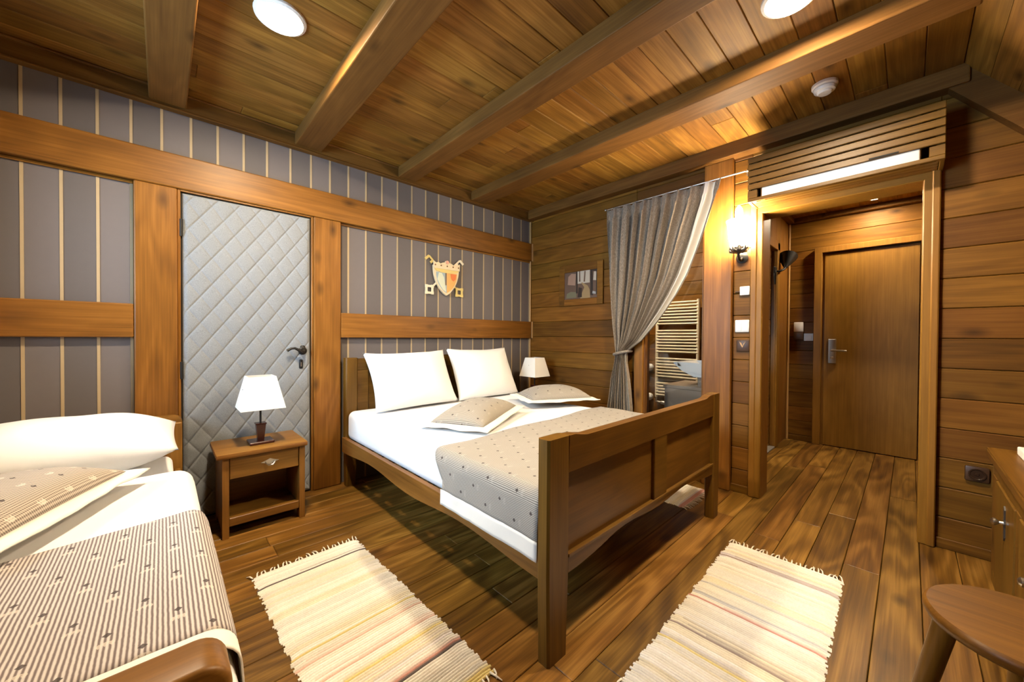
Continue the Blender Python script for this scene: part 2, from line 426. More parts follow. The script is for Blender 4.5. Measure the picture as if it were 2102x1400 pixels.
b = MB(); b.tube([(.082, 2.935, 1.70), (.082, 2.935, 1.80)], .008, 8); b.tube([(.082, 2.935, .86), (.082, 2.935, .96)], .008, 8)
build(b, 'hinge', IRON, d1, 50)

# ------------------------------------------------------------------ ceiling and beams
b = MB(); PWc = .1365; y = YR
while y < YW:
    x = XL - random.random()
    while x < XW:
        ln = random.uniform(1.8, 3.6); x0, x1 = max(x, XL), min(x + ln, XW + .05)
        if x1 - x0 > .05: b.box(x0 + .0005, x1 - .0005, y + .001, min(y + PWc, YW + .04) - .001, ZC, ZC + .02, bev=.003)
        x += ln
    y += PWc
struct(build(b, 'ceiling', PINE['X']))
b = MB(); b.box(XL - .1, XW + .05, YR, YW + .05, ZC + .02, ZC + .05); trim(b, DARKP)
for x0, x1 in ((-.79, -.63), (-.052, .108), (.672, .842), (1.433, 1.585), (2.187, 2.362)):
    b = MB(); b.box(x0, x1, YR - .005, YT + .004, 2.442, ZC + .004, bev=.006, seg=2); trim(b, BEAM['Y'])
b = MB(); b.box(XW - .085, XW + .02, YR - .02, YT + .003, 2.428, ZC + .003, bev=.006, seg=2); trim(b, BEAM['Y'])
# roof slope on the viewer's side
nrm = Vector((0, SL, -1)).normalized(); tan = Vector((0, -1, -SL)).normalized()
slen = (YR - YB) * sqrt(1 + SL * SL)
def sp(t, d): p = Vector((0, YR, ZC)) + tan * t - nrm * d; return p.y, p.z
b = MB(); t = 0.
while t < slen + .1:
    x = XL - random.random()
    while x < XW:
        ln = random.uniform(1.8, 3.4); x0, x1 = max(x, XL), min(x + ln, XW + .05)
        if x1 - x0 > .05: b.prism([sp(t + .001, 0), sp(t + .134, 0), sp(t + .134, .02), sp(t + .001, .02)], 'X', x0 + .0005, x1 - .0005)
        x += ln
    t += .135
struct(build(b, 'ceiling_slope', PINE['X']))
b = MB(); b.prism([sp(-.05, .02), sp(slen + .15, .02), sp(slen + .15, .05), sp(-.05, .05)], 'X', XL - .1, XW + .05); trim(b, DARKP)
# slope board along the door wall
b = MB(); b.prism([sp(-.06, .0), sp(slen, .0), sp(slen, -.10), sp(-.02, -.10)], 'X', XW - .07, XW + .02); trim(b, BEAM['Y'])

# ------------------------------------------------------------------ door wall (planked)
def plank_rows(mb, face, y0, y1, z0, z1, axis='X', th=.05, zoff=.005, row=.16, clip=False, mat=0):
    k = floor((z0 - zoff) / row); z = zoff + k * row
    while z < z1 - 1e-4:
        a, c = max(z, z0), min(z + row, z1)
        if c - a > .012:
            yy = y0
            if clip:
                lim = YR + ((a + c) / 2 - ZC) / SL
                yy = max(y0, lim)
            jit = .002 * random.random()
            if axis == 'X': mb.box(face + jit, face + th, yy, y1, a + .001, c - .001, bev=.004, mat=mat)
            elif axis == '-X': mb.box(face - th, face - jit, yy, y1, a + .001, c - .001, bev=.004, mat=mat)
            else: mb.box(y0, y1, face + jit, face + th, a + .001, c - .001, bev=.004, mat=mat)
        z += row
b = MB()
WO = (1.085, 1.60, .30, 2.18)
plank_rows(b, XW, WO[1] + .06, YW, 0, 2.5)
plank_rows(b, XW, WO[0], WO[1] + .06, 0, WO[2]); plank_rows(b, XW, WO[0], WO[1] + .06, WO[3], 2.5)
plank_rows(b, XW, .774, .889, 0, 2.5)
plank_rows(b, XW, -.105, .774, 2.07, 2.5)
plank_rows(b, XW, YB, -.105, 0, 2.5, clip=True)
struct(build(b, 'wall_right', WALLW['Y']))
b = MB(); b.box(XW + .05, 3.12, 1.66, 3.0, -.03, 2.56); b.box(XW + .05, 3.12, WO[0], 1.66, -.03, WO[2]); b.box(XW + .05, 3.12, WO[0], 1.66, WO[3], 2.56)
b.box(XW + .05, 3.2, .715, WO[0], -.03, 2.56); b.box(XW + .05, 3.2, YB - .05, -.055, -.03, 2.0); b.box(XW + .05, 3.2, -.6, .72, 2.0, 2.56); trim(b, DARKP)
b = MB(); b.box(XW - .04, XW, .889, 1.085, 0, 2.428, bev=.006, seg=2); trim(b, TIMBER['Z'])
b = MB(); b.box(XW - .032, XW, .701, .770, 0, 2.075, bev=.005); b.box(XW - .040, XW, .735, .772, 0, 2.078, bev=.005); trim(b, DOORW['Z'])
b = MB(); b.box(XW - .032, XW, -.104, -.042, 0, 2.075, bev=.005); b.box(XW - .040, XW, -.106, -.075, 0, 2.078, bev=.005); trim(b, DOORW['Z'])
b = MB(); b.box(XW - .033, XW, -.106, .772, 1.985, 2.08, bev=.005); trim(b, DOORW['Y'])
b = MB(); b.box(XW - .01, 3.22, .70, .72, 0, 1.99); b.box(XW - .01, 3.22, -.062, -.042, 0, 1.99); b.box(XW - .01, 3.22, -.042, .70, 1.985, 2.0); trim(b, DOORW['Z'])
b = MB(); b.box(XW - .014, XW, .774, .889, 0, .055, bev=.003); b.box(XW - .014, XW, YB, -.106, 0, .055, bev=.003); b.box(XW - .014, XW, 1.085, 2.9, 0, .055, bev=.003)
o = struct(build(b, 'baseboard_right', WALLW['Y']))
# interior window to the bathroom
b = MB(); y0, y1, z0, z1 = 1.085, 1.66, .28, 2.2
b.box(XW - .03, 3.13, 1.575, y1, z0, z1, bev=.005); b.box(XW - .012, 3.13, 1.565, 1.578, z0 + .05, z1 - .05)
b.box(XW - .02, 3.13, y0 - .012, y0 + .012, z0, z1); b.box(XW - .03, 3.13, y0, 1.575, z0, z0 + .06, bev=.004); b.box(XW - .03, 3.13, y0, 1.575, z1 - .06, z1, bev=.004)
w1 = struct(build(b, 'window_1', TIMBER['Z']))
build(MB().box(3.09, 3.096, y0, 1.575, z0 + .05, z1 - .05), 'pane', GLASS, w1)

# ------------------------------------------------------------------ entrance hall and bathroom
b = MB(); plank_rows(b, XE, -.30, .96, 0, 2.45, zoff=.06, row=.155); struct(build(b, 'wall_hall', WALLW['Y']))
BX0, BX1 = 3.62, 4.58
b = MB()
for x0, x1, z0, z1 in ((3.2, BX0, 0, 2.45), (BX0, BX1, 2.02, 2.45), (BX1, XE, 0, 2.45)):
    n = max(1, round((x1 - x0) / .18)); w = (x1 - x0) / n
    for i in range(n): b.box(x0 + i * w + .0005, x0 + (i + 1) * w - .0005, .94, .98, z0, z1, bev=.002)
struct(build(b, 'wall_hall_side', DOORW['Z']))
b = MB(); b.box(BX1, BX1 + .09, .925, .94, 0, 2.10, bev=.004); b.box(BX0 - .09, BX0, .925, .94, 0, 2.10, bev=.004); b.box(BX0 - .09, BX1 + .09, .925, .94, 2.02, 2.11, bev=.004); trim(b, DOORW['Z'])
b = MB(); plank_rows(b, -.28, 3.2, XE, 0, 2.45, axis='Y', th=-.04, zoff=.06); struct(build(b, 'wall_hall_right', WALLW['X']))
b = MB()
for i in range(10): b.box(3.2, XE, -.3 + i * .13, -.3 + (i + 1) * .13 - .001, 2.44, 2.46, bev=.002)
struct(build(b, 'ceiling_hall', PINE['X']))
b = MB(); b.tube([(XE - .012, .928, 0), (XE - .012, .928, 2.44)], .011, 8); trim(b, LIGHTW['Z'], 60)
b = MB(); b.box(3.20, XE, .88, .94, 2.39, 2.44, bev=.004); b.box(XE - .05, XE, -.28, .94, 2.39, 2.44, bev=.004); trim(b, BEAM['X'])
b = MB(); b.box(XE - .013, XE, .70, .94, 0, .05, bev=.003); struct(build(b, 'baseboard_hall', WALLW['Y']))
b = MB(); b.box(BX0 - .02, BX1 + .01, .93, 1.01, -.01, .012, bev=.003); trim(b, TILE)
# bathroom shell
b = MB(); plank_rows(b, 4.56, .98, 3.0, 0, 2.45, zoff=.03); struct(build(b, 'wall_bathroom', WALLW['Y']))
b = MB(); plank_rows(b, 2.98, 3.12, 4.6, 0, 2.45, axis='Y', th=.04); struct(build(b, 'wall_bathroom_side', WALLW['X']))
b = MB(); b.box(3.1, 4.62, .96, 3.02, 2.45, 2.48); struct(build(b, 'ceiling_bathroom', PLASTER))
# unseen sides of the bedroom
VY0, VY1, VZ0, VZ1 = 1.28, 2.52, 1.10, 2.12
b = MB(); plank_rows(b, XL, VY1, YW, 0, 2.52, axis='-X'); plank_rows(b, XL, YB, VY0, 0, 2.52, axis='-X', clip=True)
plank_rows(b, XL, VY0, VY1, 0, VZ0, axis='-X'); plank_rows(b, XL, VY0, VY1, VZ1, 2.52, axis='-X'); struct(build(b, 'wall_end', WALLW['Y']))
b = MB(); b.box(XL - .10, XL + .012, VY0 - .05, VY0 + .03, VZ0 - .05, VZ1 + .05, bev=.004); b.box(XL - .10, XL + .012, VY1 - .03, VY1 + .05, VZ0 - .05, VZ1 + .05, bev=.004)
b.box(XL - .10, XL + .012, VY0, VY1, VZ1 - .03, VZ1 + .05, bev=.004); b.box(XL - .10, XL + .03, VY0 - .06, VY1 + .06, VZ0 - .05, VZ0 + .02, bev=.004)
b.box(XL - .07, XL - .03, (VY0 + VY1) / 2 - .03, (VY0 + VY1) / 2 + .03, VZ0, VZ1, bev=.004)
w2 = struct(build(b, 'window_2', TIMBER['Z']))
build(MB().box(XL - .055, XL - .05, VY0 + .02, VY1 - .02, VZ0 + .02, VZ1 - .02), 'pane', GLASS, w2)
b = MB()
for ya, yb, za, zb in ((YB - .1, VY0, -.03, 2.6), (VY1, YW + .05, -.03, 2.6), (VY0, VY1, -.03, VZ0), (VY0, VY1, VZ1, 2.6)): b.box(XL - .1, XL - .05, ya, yb, za, zb)
b.box(XL - .1, XW + .1, YB - .1, YB - .05, -.03, 1.1)
b.box(3.06, 5.3, 3.03, 3.06, -.03, 2.6); b.box(5.17, 5.2, -.4, 3.05, -.03, 2.6); b.box(3.1, 5.2, -.36, -.33, -.03, 2.6); b.box(3.1, 5.2, -.36, 3.05, 2.49, 2.52); trim(b, DARKP)
b = MB(); plank_rows(b, YB, XL, XW, 0, .95, axis='Y', th=-.04); struct(build(b, 'wall_rear', WALLW['X']))
# entrance door
d2 = struct(build(MB().box(5.075, 5.118, -.06, .615, .008, 2.005, bev=.002), 'door_2', DOORW['Z']))
b = MB(); b.box(5.05, 5.119, .635, .70, 0, 2.03, bev=.004); b.box(5.05, 5.119, -.14, -.075, 0, 2.03, bev=.004); b.box(5.05, 5.119, -.14, .70, 2.02, 2.08, bev=.004); b.box(5.09, 5.119, .612, .637, 0, 2.02)
build(b, 'door_frame', DOORW['Z'], d2)
h = build(MB().box(5.060, 5.076, .515, .580, .865, 1.118, bev=.004), 'door_handle', CHROME, d2)
b = MB(); b.tube([(5.062, .548, 1.0), (5.02, .548, 1.0), (5.012, .54, 1.0), (5.012, .43, .998)], .009, 8); build(b, 'lever', CHROME, h, 50)
build(MB().lathe([(0, 0), (.014, 0), (.014, .02), (.008, .024), (0, .024)], (5.061, .548, .925), 'X', 12, rot=Matrix.Rotation(pi, 3, 'Z')), 'lock_cylinder', CHROME, h, 40)

# ------------------------------------------------------------------ beds
def bed_profile_top(x, xa, xb, base, post, rise):
    d = min(x - xa, xb - x)
    if d < post: return base + rise
    t = min(1, (d - post) / .10); return base + rise * (1 - (3 * t * t - 2 * t ** 3)) + .004 * sin(pi * t)
bed = thing('double_bed', 'large brown wooden double bed with panelled footboard in the middle of the room', 'bed', (1.75, 1.85, 0))
X0, X1, Y0 = .937, 2.575, .82
apr = [(1.05, .282), (1.10, .283), (1.15, .287), (1.20, .292), (1.26, .300), (1.32, .311), (1.38, .319), (1.44, .322), (1.51, .321), (1.59, .315), (1.67, .309), (1.75, .307), (1.83, .309), (1.91, .316), (1.99, .321), (2.06, .323), (2.12, .320), (2.18, .314), (2.24, .304), (2.30, .295), (2.36, .288), (2.42, .283), (2.47, .282)]
fb = thing('footboard', None, None)
def bed_foot():
    b = MB()
    top = [(x, bed_profile_top(x, X0, X1, .757, .118, .014)) for x in [1.055 + i * (2.475 - 1.055) / 40 for i in range(41)]]
    b.prism([(1.05, .640)] + top + [(2.475, .640)], 'Y', Y0, Y0 + .042)
    b.prism(apr + [(2.47, .345), (1.05, .345)], 'Y', Y0, Y0 + .040)
    b.box(1.708, 1.838, Y0 + .001, Y0 + .04, .34, .645, bev=.003)
    f = build(b, 'footboard', FURN['X'], bed)
    b = MB(); b.box(1.05, 2.475, Y0 - .004, Y0 + .002, .336, .350, bev=.002); build(b, 'rail_moulding', FURN['X'], f)
    for xa, xb in ((1.05, 1.712), (1.834, 2.475)):
        b = MB(); b.box(xa, xb, Y0 + .018, Y0 + .03, .338, .648); build(b, 'panel', FURN['X'], f)
    return f
bpy.data.objects.remove(fb)
bed_foot()
def post(xa, xb, ya, yb, ztop, ax='Z'):
    b = MB(); n = 10
    prof = []
    for i in range(n + 1):
        z = ztop * i / n; prof.append(z)
    def sec(z):
        t = max(0, (.30 - z) / .30); s = .010 * t
        return xa + s * .5, xb - s
    vs = []
    for z in prof:
        a, c = sec(z); r = .008
        vs.append([b.bm.verts.new(p) for p in ((a + r, ya, z), (c - r, ya, z), (c, ya + r, z), (c, yb - r, z), (c - r, yb, z), (a + r, yb, z), (a, yb - r, z), (a, ya + r, z))])
    for p, q in zip(vs, vs[1:]):
        for i in range(8): b.bm.faces.new((p[i], p[(i + 1) % 8], q[(i + 1) % 8], q[i]))
    b.bm.faces.new(list(reversed(vs[0]))); b.bm.faces.new(vs[-1])
    bmesh.ops.recalc_face_normals(b.bm, faces=b.bm.faces)
    return b
for xa, xb in ((X0, 1.052), (2.475, X1)): build(post(xa, xb, Y0 - .004, Y0 + .05, .773), 'post', FURN['Z'], bed)
for xa, xb in ((.988, 1.075), (2.44, 2.53)): build(post(xa, xb, 2.84, 2.905, .955), 'post', FURN['Z'], bed)
b = MB(); tp = [(x, .945 + .012 * (1 - ((x - 1.76) / .72) ** 2)) for x in [1.07 + i * 1.375 / 20 for i in range(21)]]
b.prism([(1.07, .30)] + tp + [(2.445, .30)], 'Y', 2.862, 2.895)
hb = build(b, 'headboard', FURN['X'], bed)
b = MB(); b.box(1.075, 2.44, 2.852, 2.864, .86, .945, bev=.003); b.box(1.075, 1.16, 2.852, 2.864, .45, .86, bev=.003); b.box(2.355, 2.44, 2.852, 2.864, .45, .86, bev=.003); build(b, 'headboard_frame', FURN['X'], hb)
def rail(xa, xb):
    pts = [(Y0 + .04, .368)]
    n = 40; low = []
    for i in range(n + 1):
        y_ = Y0 + .04 + (2.845 - Y0 - .04) * i / n
        low.append((y_, .272 + .014 * (1 - cos(2 * pi * (y_ - .86) / .98)) - .004))
    b = MB(); b.prism(low + [(2.845, .372), (Y0 + .04, .372)], 'X', xa, xb); return b
build(rail(.962, .99), 'side_rail', FURN_LIT['Y'], bed); build(rail(2.515, 2.543), 'side_rail', FURN['Y'], bed)  # near rail takes the lightened oak, its daylight is in the colour
b = MB()
for i in range(12): b.box(.99, 2.515, .95 + i * .155, 1.03 + i * .155, .335, .352)
build(b, 'slats', LIGHTW['X'], bed)

def soft_box(x0, x1, y0, y1, z0, z1, r, seg=5, wob=.004, cuts=14):
    b = MB(); b.box(x0, x1, y0, y1, z0, z1, bev=r, seg=seg)
    bmesh.ops.subdivide_edges(b.bm, edges=[e for e in b.bm.edges if e.calc_length() > .3], cuts=cuts, use_grid_fill=True)
    for v in b.bm.verts:
        n = mnoise.noise(v.co * 3.1) * wob + mnoise.noise(v.co * 8.0) * wob * .5
        if v.co.z > (z0 + z1) / 2: v.co.z += n
        elif abs(v.co.x - x0) < .01 or abs(v.co.x - x1) < .01: v.co.x += n
    return b
o = build(soft_box(.993, 2.512, .874, 2.838, .355, .563, .045), 'mattress', WHITE, None, 60)
tag(o, 'thick white sheeted mattress in the double bed frame', 'mattress')

# runner over the double bed
def hang_path(xl, xr, zt, zl, zr, r=.05):
    """list of points (x,z) with arc length going up the left side, over and down the right side"""
    P = [(xl - .008, zl), (xl - .006, zl + .04), (xl - .004, (zl + zt) / 2), (xl, zt - r)]
    for i in range(1, 7): a = pi - i * pi / 12; P.append((xl + r + r * cos(a), zt - r + r * sin(a)))
    n = 26
    for i in range(1, n): P.append((xl + r + (xr - xl - 2 * r) * i / n, zt))
    for i in range(0, 7): a = pi / 2 - i * pi / 12; P.append((xr - r + r * cos(a), zt - r + r * sin(a)))
    P += [(xr + .004, (zr + zt) / 2), (xr + .007, zr)]
    s = [0]
    for p, q in zip(P, P[1:]): s.append(s[-1] + sqrt((p[0] - q[0]) ** 2 + (p[1] - q[1]) ** 2))
    return P, s
def path_at(P, s, d):
    d = max(0, min(s[-1], d))
    for i in range(len(s) - 1):
        if d <= s[i + 1] + 1e-9:
            t = (d - s[i]) / max(1e-9, s[i + 1] - s[i]); return P[i][0] + t * (P[i + 1][0] - P[i][0]), P[i][1] + t * (P[i + 1][1] - P[i][1])
    return P[-1]
def runner(name, P, s, d0, d1, ynear, yfar, mat, uvrot, nu=120, nv=30, lift=0., wob=.006, parent=None, sag=None):
    def f(u, v):
        d = d0 + u * (d1 - d0); x, z = path_at(P, s, d); y_ = ynear(x, z) + v * (yfar(x, z) - ynear(x, z))
        n = wob * mnoise.noise(Vector((x * 5, y_ * 5, z * 5))) + .5 * wob * mnoise.noise(Vector((x * 13, y_ * 13, 3)))
        side = 1 if d < s[4] else 0
        if side: x -= abs(n) * 1.6 + lift
        else: z += n * .6 + lift + wob * .4
        if sag: z += sag(x, y_, v)
        return (x, y_, z)
    def uv(u, v):
        d = d0 + u * (d1 - d0); x, z = path_at(P, s, d); return (d, ynear(x, z) + v * (yfar(x, z) - ynear(x, z)))
    b = MB(); b.grid(f, nu, nv, uv)
    o = build(b, name, mat, parent, 180)
    md = o.modifiers.new('thickness', 'SOLIDIFY'); md.thickness = .003; md.offset = 1
    return o
P, s = hang_path(.960, 2.552, .572, .335, .42)
yf = lambda x, z: 1.575 + .055 * (x - 1.0) - (.10 if z < .45 else .10 * max(0, (.56 - z) / .11)) + .012 * sin(x * 9)
yn = lambda x, z: .876
rt = thing('bed_runner', 'light grey-brown bed runner with white hem over the foot of the double bed', 'bed runner', (1.75, 1.2, .57))
runner('runner_cloth', P, s, .066, s[-1], yn, yf, FINE, 0, parent=rt)
o = runner('hem', P, s, .0, .070, lambda x, z: .876, lambda x, z: yf(x, z) + .012, CREAM, 0, nu=6, nv=30, lift=.0015, parent=rt); o['label'] = 'plain white hem'

# pillows and cushions
def pillow_mesh(w, h, t, pinch=.05, nu=36, nv=28, wob=.006, seed=0, low=1.):
    b = MB()
    def pt(u, v, sgn):
        a, c = u * 2 - 1, v * 2 - 1
        px = w / 2 * a * (1 - pinch * (1 - c * c) * a * a); py = h / 2 * c * (1 - pinch * (1.3 if c > 0 else .4) * (1 - a * a) * c * c)
        th = t / 2 * (max(0, 1 - abs(a) ** 2.6) ** .62) * (max(0, 1 - abs(c) ** 2.6) ** .62)
        n = wob * mnoise.noise(Vector((px * 7 + seed, py * 7, sgn))) * (1 if th > .004 else 0)
        return (px, py, (th if sgn > 0 else -th * low) + n)
    for sgn in (1, -1): b.grid(lambda u, v: pt(u, v, sgn), nu, nv, lambda u, v: (u * w, v * h))
    bmesh.ops.remove_doubles(b.bm, verts=b.bm.verts, dist=.0008)
    bmesh.ops.recalc_face_normals(b.bm, faces=b.bm.faces)
    return b
def place(o, M_): o.matrix_world = M_; return o
def pillow(label, M_, w, h, t, seed, group, pinch=.075):
    o = build(pillow_mesh(w, h, t, pinch, seed=seed), 'pillow', WHITE, None, 180); o.matrix_world = M_
    tag(o, label, 'pillow', group); return o
def stand(bl, br, tl):
    bl, br, tl = Vector(bl), Vector(br), Vector(tl); ex = (br - bl).normalized(); ey = (tl - bl); ey = (ey - ex * ey.dot(ex)).normalized(); ez = ex.cross(ey)
    c = (br + tl) / 2
    return Matrix(((ex.x, ey.x, ez.x, c.x), (ex.y, ey.y, ez.y, c.y), (ex.z, ey.z, ez.z, c.z), (0, 0, 0, 1)))
pillow('left white pillow propped against the double bed headboard, nearer the quilted door', stand((1.105, 2.585, .580), (1.815, 2.585, .592), (1.085, 2.80, .985)), .705, .475, .22, 1, 'white pillows standing on the double bed')
pillow('right white pillow propped against the double bed headboard, nearer the corner lamp', stand((1.820, 2.60, .584), (2.525, 2.60, .584), (1.828, 2.80, 1.005)), .70, .485, .21, 9, 'white pillows standing on the double bed')
def cushion(label, c, ang, w, h, t, tilt=0., roll=0., seed=0, mat=CHECK, fl=.045):
    o = thing('cushion', label, 'cushion', c, 'grey cushions with white flanges', local=True)
    o.rotation_euler = (roll, tilt, ang)
    b = pillow_mesh(w - 2 * fl, h - 2 * fl, t, .03, seed=seed, wob=.004, low=.42)
    build(b, 'cover', mat, o, 180)
    wi, hi = w / 2 - fl, h / 2 - fl
    n = 24
    def ring(u, v):
        # u runs round the rectangle, v from inside to outside
        q = u * 4; k = int(min(3, floor(q))); f = q - k
        cs = ((-1, -1), (1, -1), (1, 1), (-1, 1)); a, e_ = cs[k], cs[(k + 1) % 4]
        ux, uy = a[0] + (e_[0] - a[0]) * f, a[1] + (e_[1] - a[1]) * f
        pin = 1 - .03 * (1 - (2 * f - 1) ** 2)
        inx, iny = ux * wi * pin * .985, uy * hi * pin * .985
        ox, oy = ux * w / 2 * (1 - .015 * (1 - (2 * f - 1) ** 2)), uy * h / 2 * (1 - .015 * (1 - (2 * f - 1) ** 2))
        x, y_ = inx + (ox - inx) * v, iny + (oy - iny) * v
        z = v * (-.012 + .012 * mnoise.noise(Vector((x * 9 + seed, y_ * 9, seed))))
        return (x, y_, z)
    b = MB(); b.grid(ring, 4 * n, 4)
    bmesh.ops.remove_doubles(b.bm, verts=b.bm.verts, dist=.0003); bmesh.ops.recalc_face_normals(b.bm, faces=b.bm.faces)
    f = build(b, 'flange', CREAM, o, 180); f['label'] = 'plain cream flange'
    md = f.modifiers.new('thickness', 'SOLIDIFY'); md.thickness = .005; md.offset = 0
    return o
cushion('grey cushion with cream flange lying in front of the standing pillows on the double bed', (1.52, 1.955, .612), radians(27), .68, .45, .17, tilt=-.05, seed=3, mat=FINE)
cushion('grey cushion with cream flange on the far side of the double bed beside the curtain', (2.40, 2.045, .628), radians(-25), .62, .47, .18, tilt=.0, seed=11, mat=FINE)

# single bed
sb = thing('single_bed', 'wooden single bed with low rounded footboard at the left edge of the photo', 'bed', (-.38, 1.85, 0))
SX0, SX1 = -.86, .092
def rounded(x0, x1, zb, zt, r, n=8):
    p = [(x0, zb)]
    for i in range(n + 1): a = pi - i * pi / 2 / n; p.append((x0 + r + r * cos(a), zt - r + r * sin(a)))
    for i in range(n + 1): a = pi / 2 - i * pi / 2 / n; p.append((x1 - r + r * cos(a), zt - r + r * sin(a)))
    p.append((x1, zb)); return p
b = MB(); b.prism(rounded(SX0, SX1 - .010, .22, .604, .045), 'Y', .738, .826)
bmesh.ops.bevel(b.bm, geom=[e for e in b.bm.edges if abs(e.verts[0].co.y - e.verts[1].co.y) < 1e-6 and max(e.verts[0].co.z, e.verts[1].co.z) > .5], offset=.010, segments=3, profile=.5, affect='EDGES')
build(b, 'footboard', FURN_LIT['X'], sb, 40)
for xa, xb in ((SX0, SX0 + .09), (SX1 - .10, SX1 - .010)): b = MB(); b.box(xa, xb, .745, .80, 0, .24, bev=.006); build(b, 'leg', FURN_LIT['Z'], sb)
for xa, xb in ((SX0, SX0 + .09), (SX1 - .10, SX1 - .01)): b = MB(); b.box(xa, xb, 2.84, 2.9, 0, .62, bev=.006); build(b, 'leg', FURN_LIT['Z'], sb)
b = MB(); b.prism(rounded(SX0, SX1 - .01, .3, .66, .04), 'Y', 2.85, 2.9); build(b, 'headboard', FURN_LIT['X'], sb)
for xa in (SX0 + .01, SX1 - .045): b = MB(); b.box(xa, xa + .026, .81, 2.85, .25, .36, bev=.004); build(b, 'side_rail', FURN_LIT['Y'], sb)
b = MB(); b.box(SX0 + .036, SX1 - .045, .82, 2.84, .30, .318); build(b, 'bed_base', LIGHTW['X'], sb)
o = build(soft_box(SX0 + .04, SX1 - .052, .835, 2.835, .32, .45, .04), 'mattress', WHITE, None, 60)
tag(o, 'white mattress of the single bed showing beside its pillow', 'mattress')
P, s = hang_path(SX0 - .010, .098, .495, .37, .37, r=.055)
def puff(x, y_, v):
    e_ = max(0, (v - .955) / .045, (.03 - v) / .03); return -.040 * e_ * e_
o = runner('duvet', P, s, 0, s[-1], lambda x, z: .845, lambda x, z: 2.32, WHITE, 0, nu=90, nv=70, wob=.006, sag=puff)
o.modifiers['thickness'].thickness = .006
tag(o, 'puffy white duvet on the single bed', 'duvet')
P, s = hang_path(SX0 - .026, .113, .517, .30, .285, r=.055)
yf2 = lambda x, z: 1.66 + .05 * sin(x * 4) - (.12 * max(0, min(1, (.50 - z) / .08)) if x > 0 else 0)
yn2 = lambda x, z: .965
rt = thing('bed_runner', 'brown and cream striped bed runner over the duvet of the single bed', 'bed runner', (-.38, 1.35, .51))
sg = lambda x, y_, v: 0
runner('runner_cloth', P, s, .06, s[-1] - .085, yn2, yf2, STRIPE, 0, parent=rt, nu=120, nv=30, wob=.008)
o = runner('hem', P, s, s[-1] - .087, s[-1], lambda x, z: .91, lambda x, z: 1.45, CREAM, 0, nu=6, nv=24, parent=rt, lift=.002); o['label'] = 'white hem along the side'
o = runner('hem', P, s, .06, s[-1] - .06, lambda x, z: .905, lambda x, z: .968, CREAM, 0, nu=90, nv=6, parent=rt, lift=-.001, wob=.008); o['label'] = 'white hem along the foot edge'
ang = radians(2)
pillow('plump white pillow lying at the head of the single bed', Matrix.Translation((-.345, 2.60, .602)) @ Matrix.Rotation(radians(7), 4, 'X'), .80, .46, .27, 21, None, .03)
cushion('grey checked cushion with cream flange lying on the single bed', (-.40, 1.93, .575), radians(-114), .70, .48, .17, tilt=0., seed=17, mat=CHECK)

# ------------------------------------------------------------------ nightstands and lamps
def nightstand(label, x0):
    t = thing('nightstand', label, 'nightstand', (x0 + .205, 2.72, 0), 'bedside tables')
    x1 = x0 + .405; f = 2.545
    b = MB(); b.box(x0 - .028, x1 + .012, f - .022, 2.90, .444, .472, bev=.008, seg=2); build(b, 'tabletop', FURN_LIT['X'], t, 40)
    for xa in (x0, x1 - .03):
        b = MB(); b.prism([(f, 0), (f + .05, 0), (f + .07, .035), (2.83, .035), (2.85, 0), (2.895, 0), (2.895, .444), (f, .444)], 'X', xa, xa + .03); build(b, 'side_panel', FURN_LIT['Z'], t)
    b = MB(); b.box(x0 + .03, x1 - .03, 2.875, 2.89, .06, .444); build(b, 'back_panel', FURN_LIT['X'], t)
    b = MB(); b.box(x0 + .03, x1 - .03, f + .006, 2.875, .07, .092, bev=.003); b.box(x0 + .03, x1 - .03, f + .004, f + .022, .062, .108, bev=.003); build(b, 'shelf', FURN_LIT['X'], t)
    dr = build(MB().box(x0 + .033, x1 - .033, f + .006, f + .03, .322, .440, bev=.003), 'drawer', FURN_LIT['X'], t)
    b = MB(); c = (x0 + x1) / 2 + .02
    b.prism([(c - .045, .384), (c - .022, .392), (c, .402), (c + .022, .392), (c + .045, .384), (c + .022, .377), (c, .368), (c - .022, .377)], 'Y', f + .002, f + .007)
    b.tube([(c - .022, f + .004, .385), (c - .020, f - .012, .378), (c - .010, f - .016, .368), (c + .010, f - .016, .368), (c + .020, f - .012, .378), (c + .022, f + .004, .385)], .0038, 8)
    build(b, 'drawer_pull', CHROME, dr, 40)
    return t
nightstand('brown wooden nightstand with one drawer in front of the quilted door', .235)
nightstand('wooden nightstand mostly hidden behind the double bed, in the corner', 2.60)
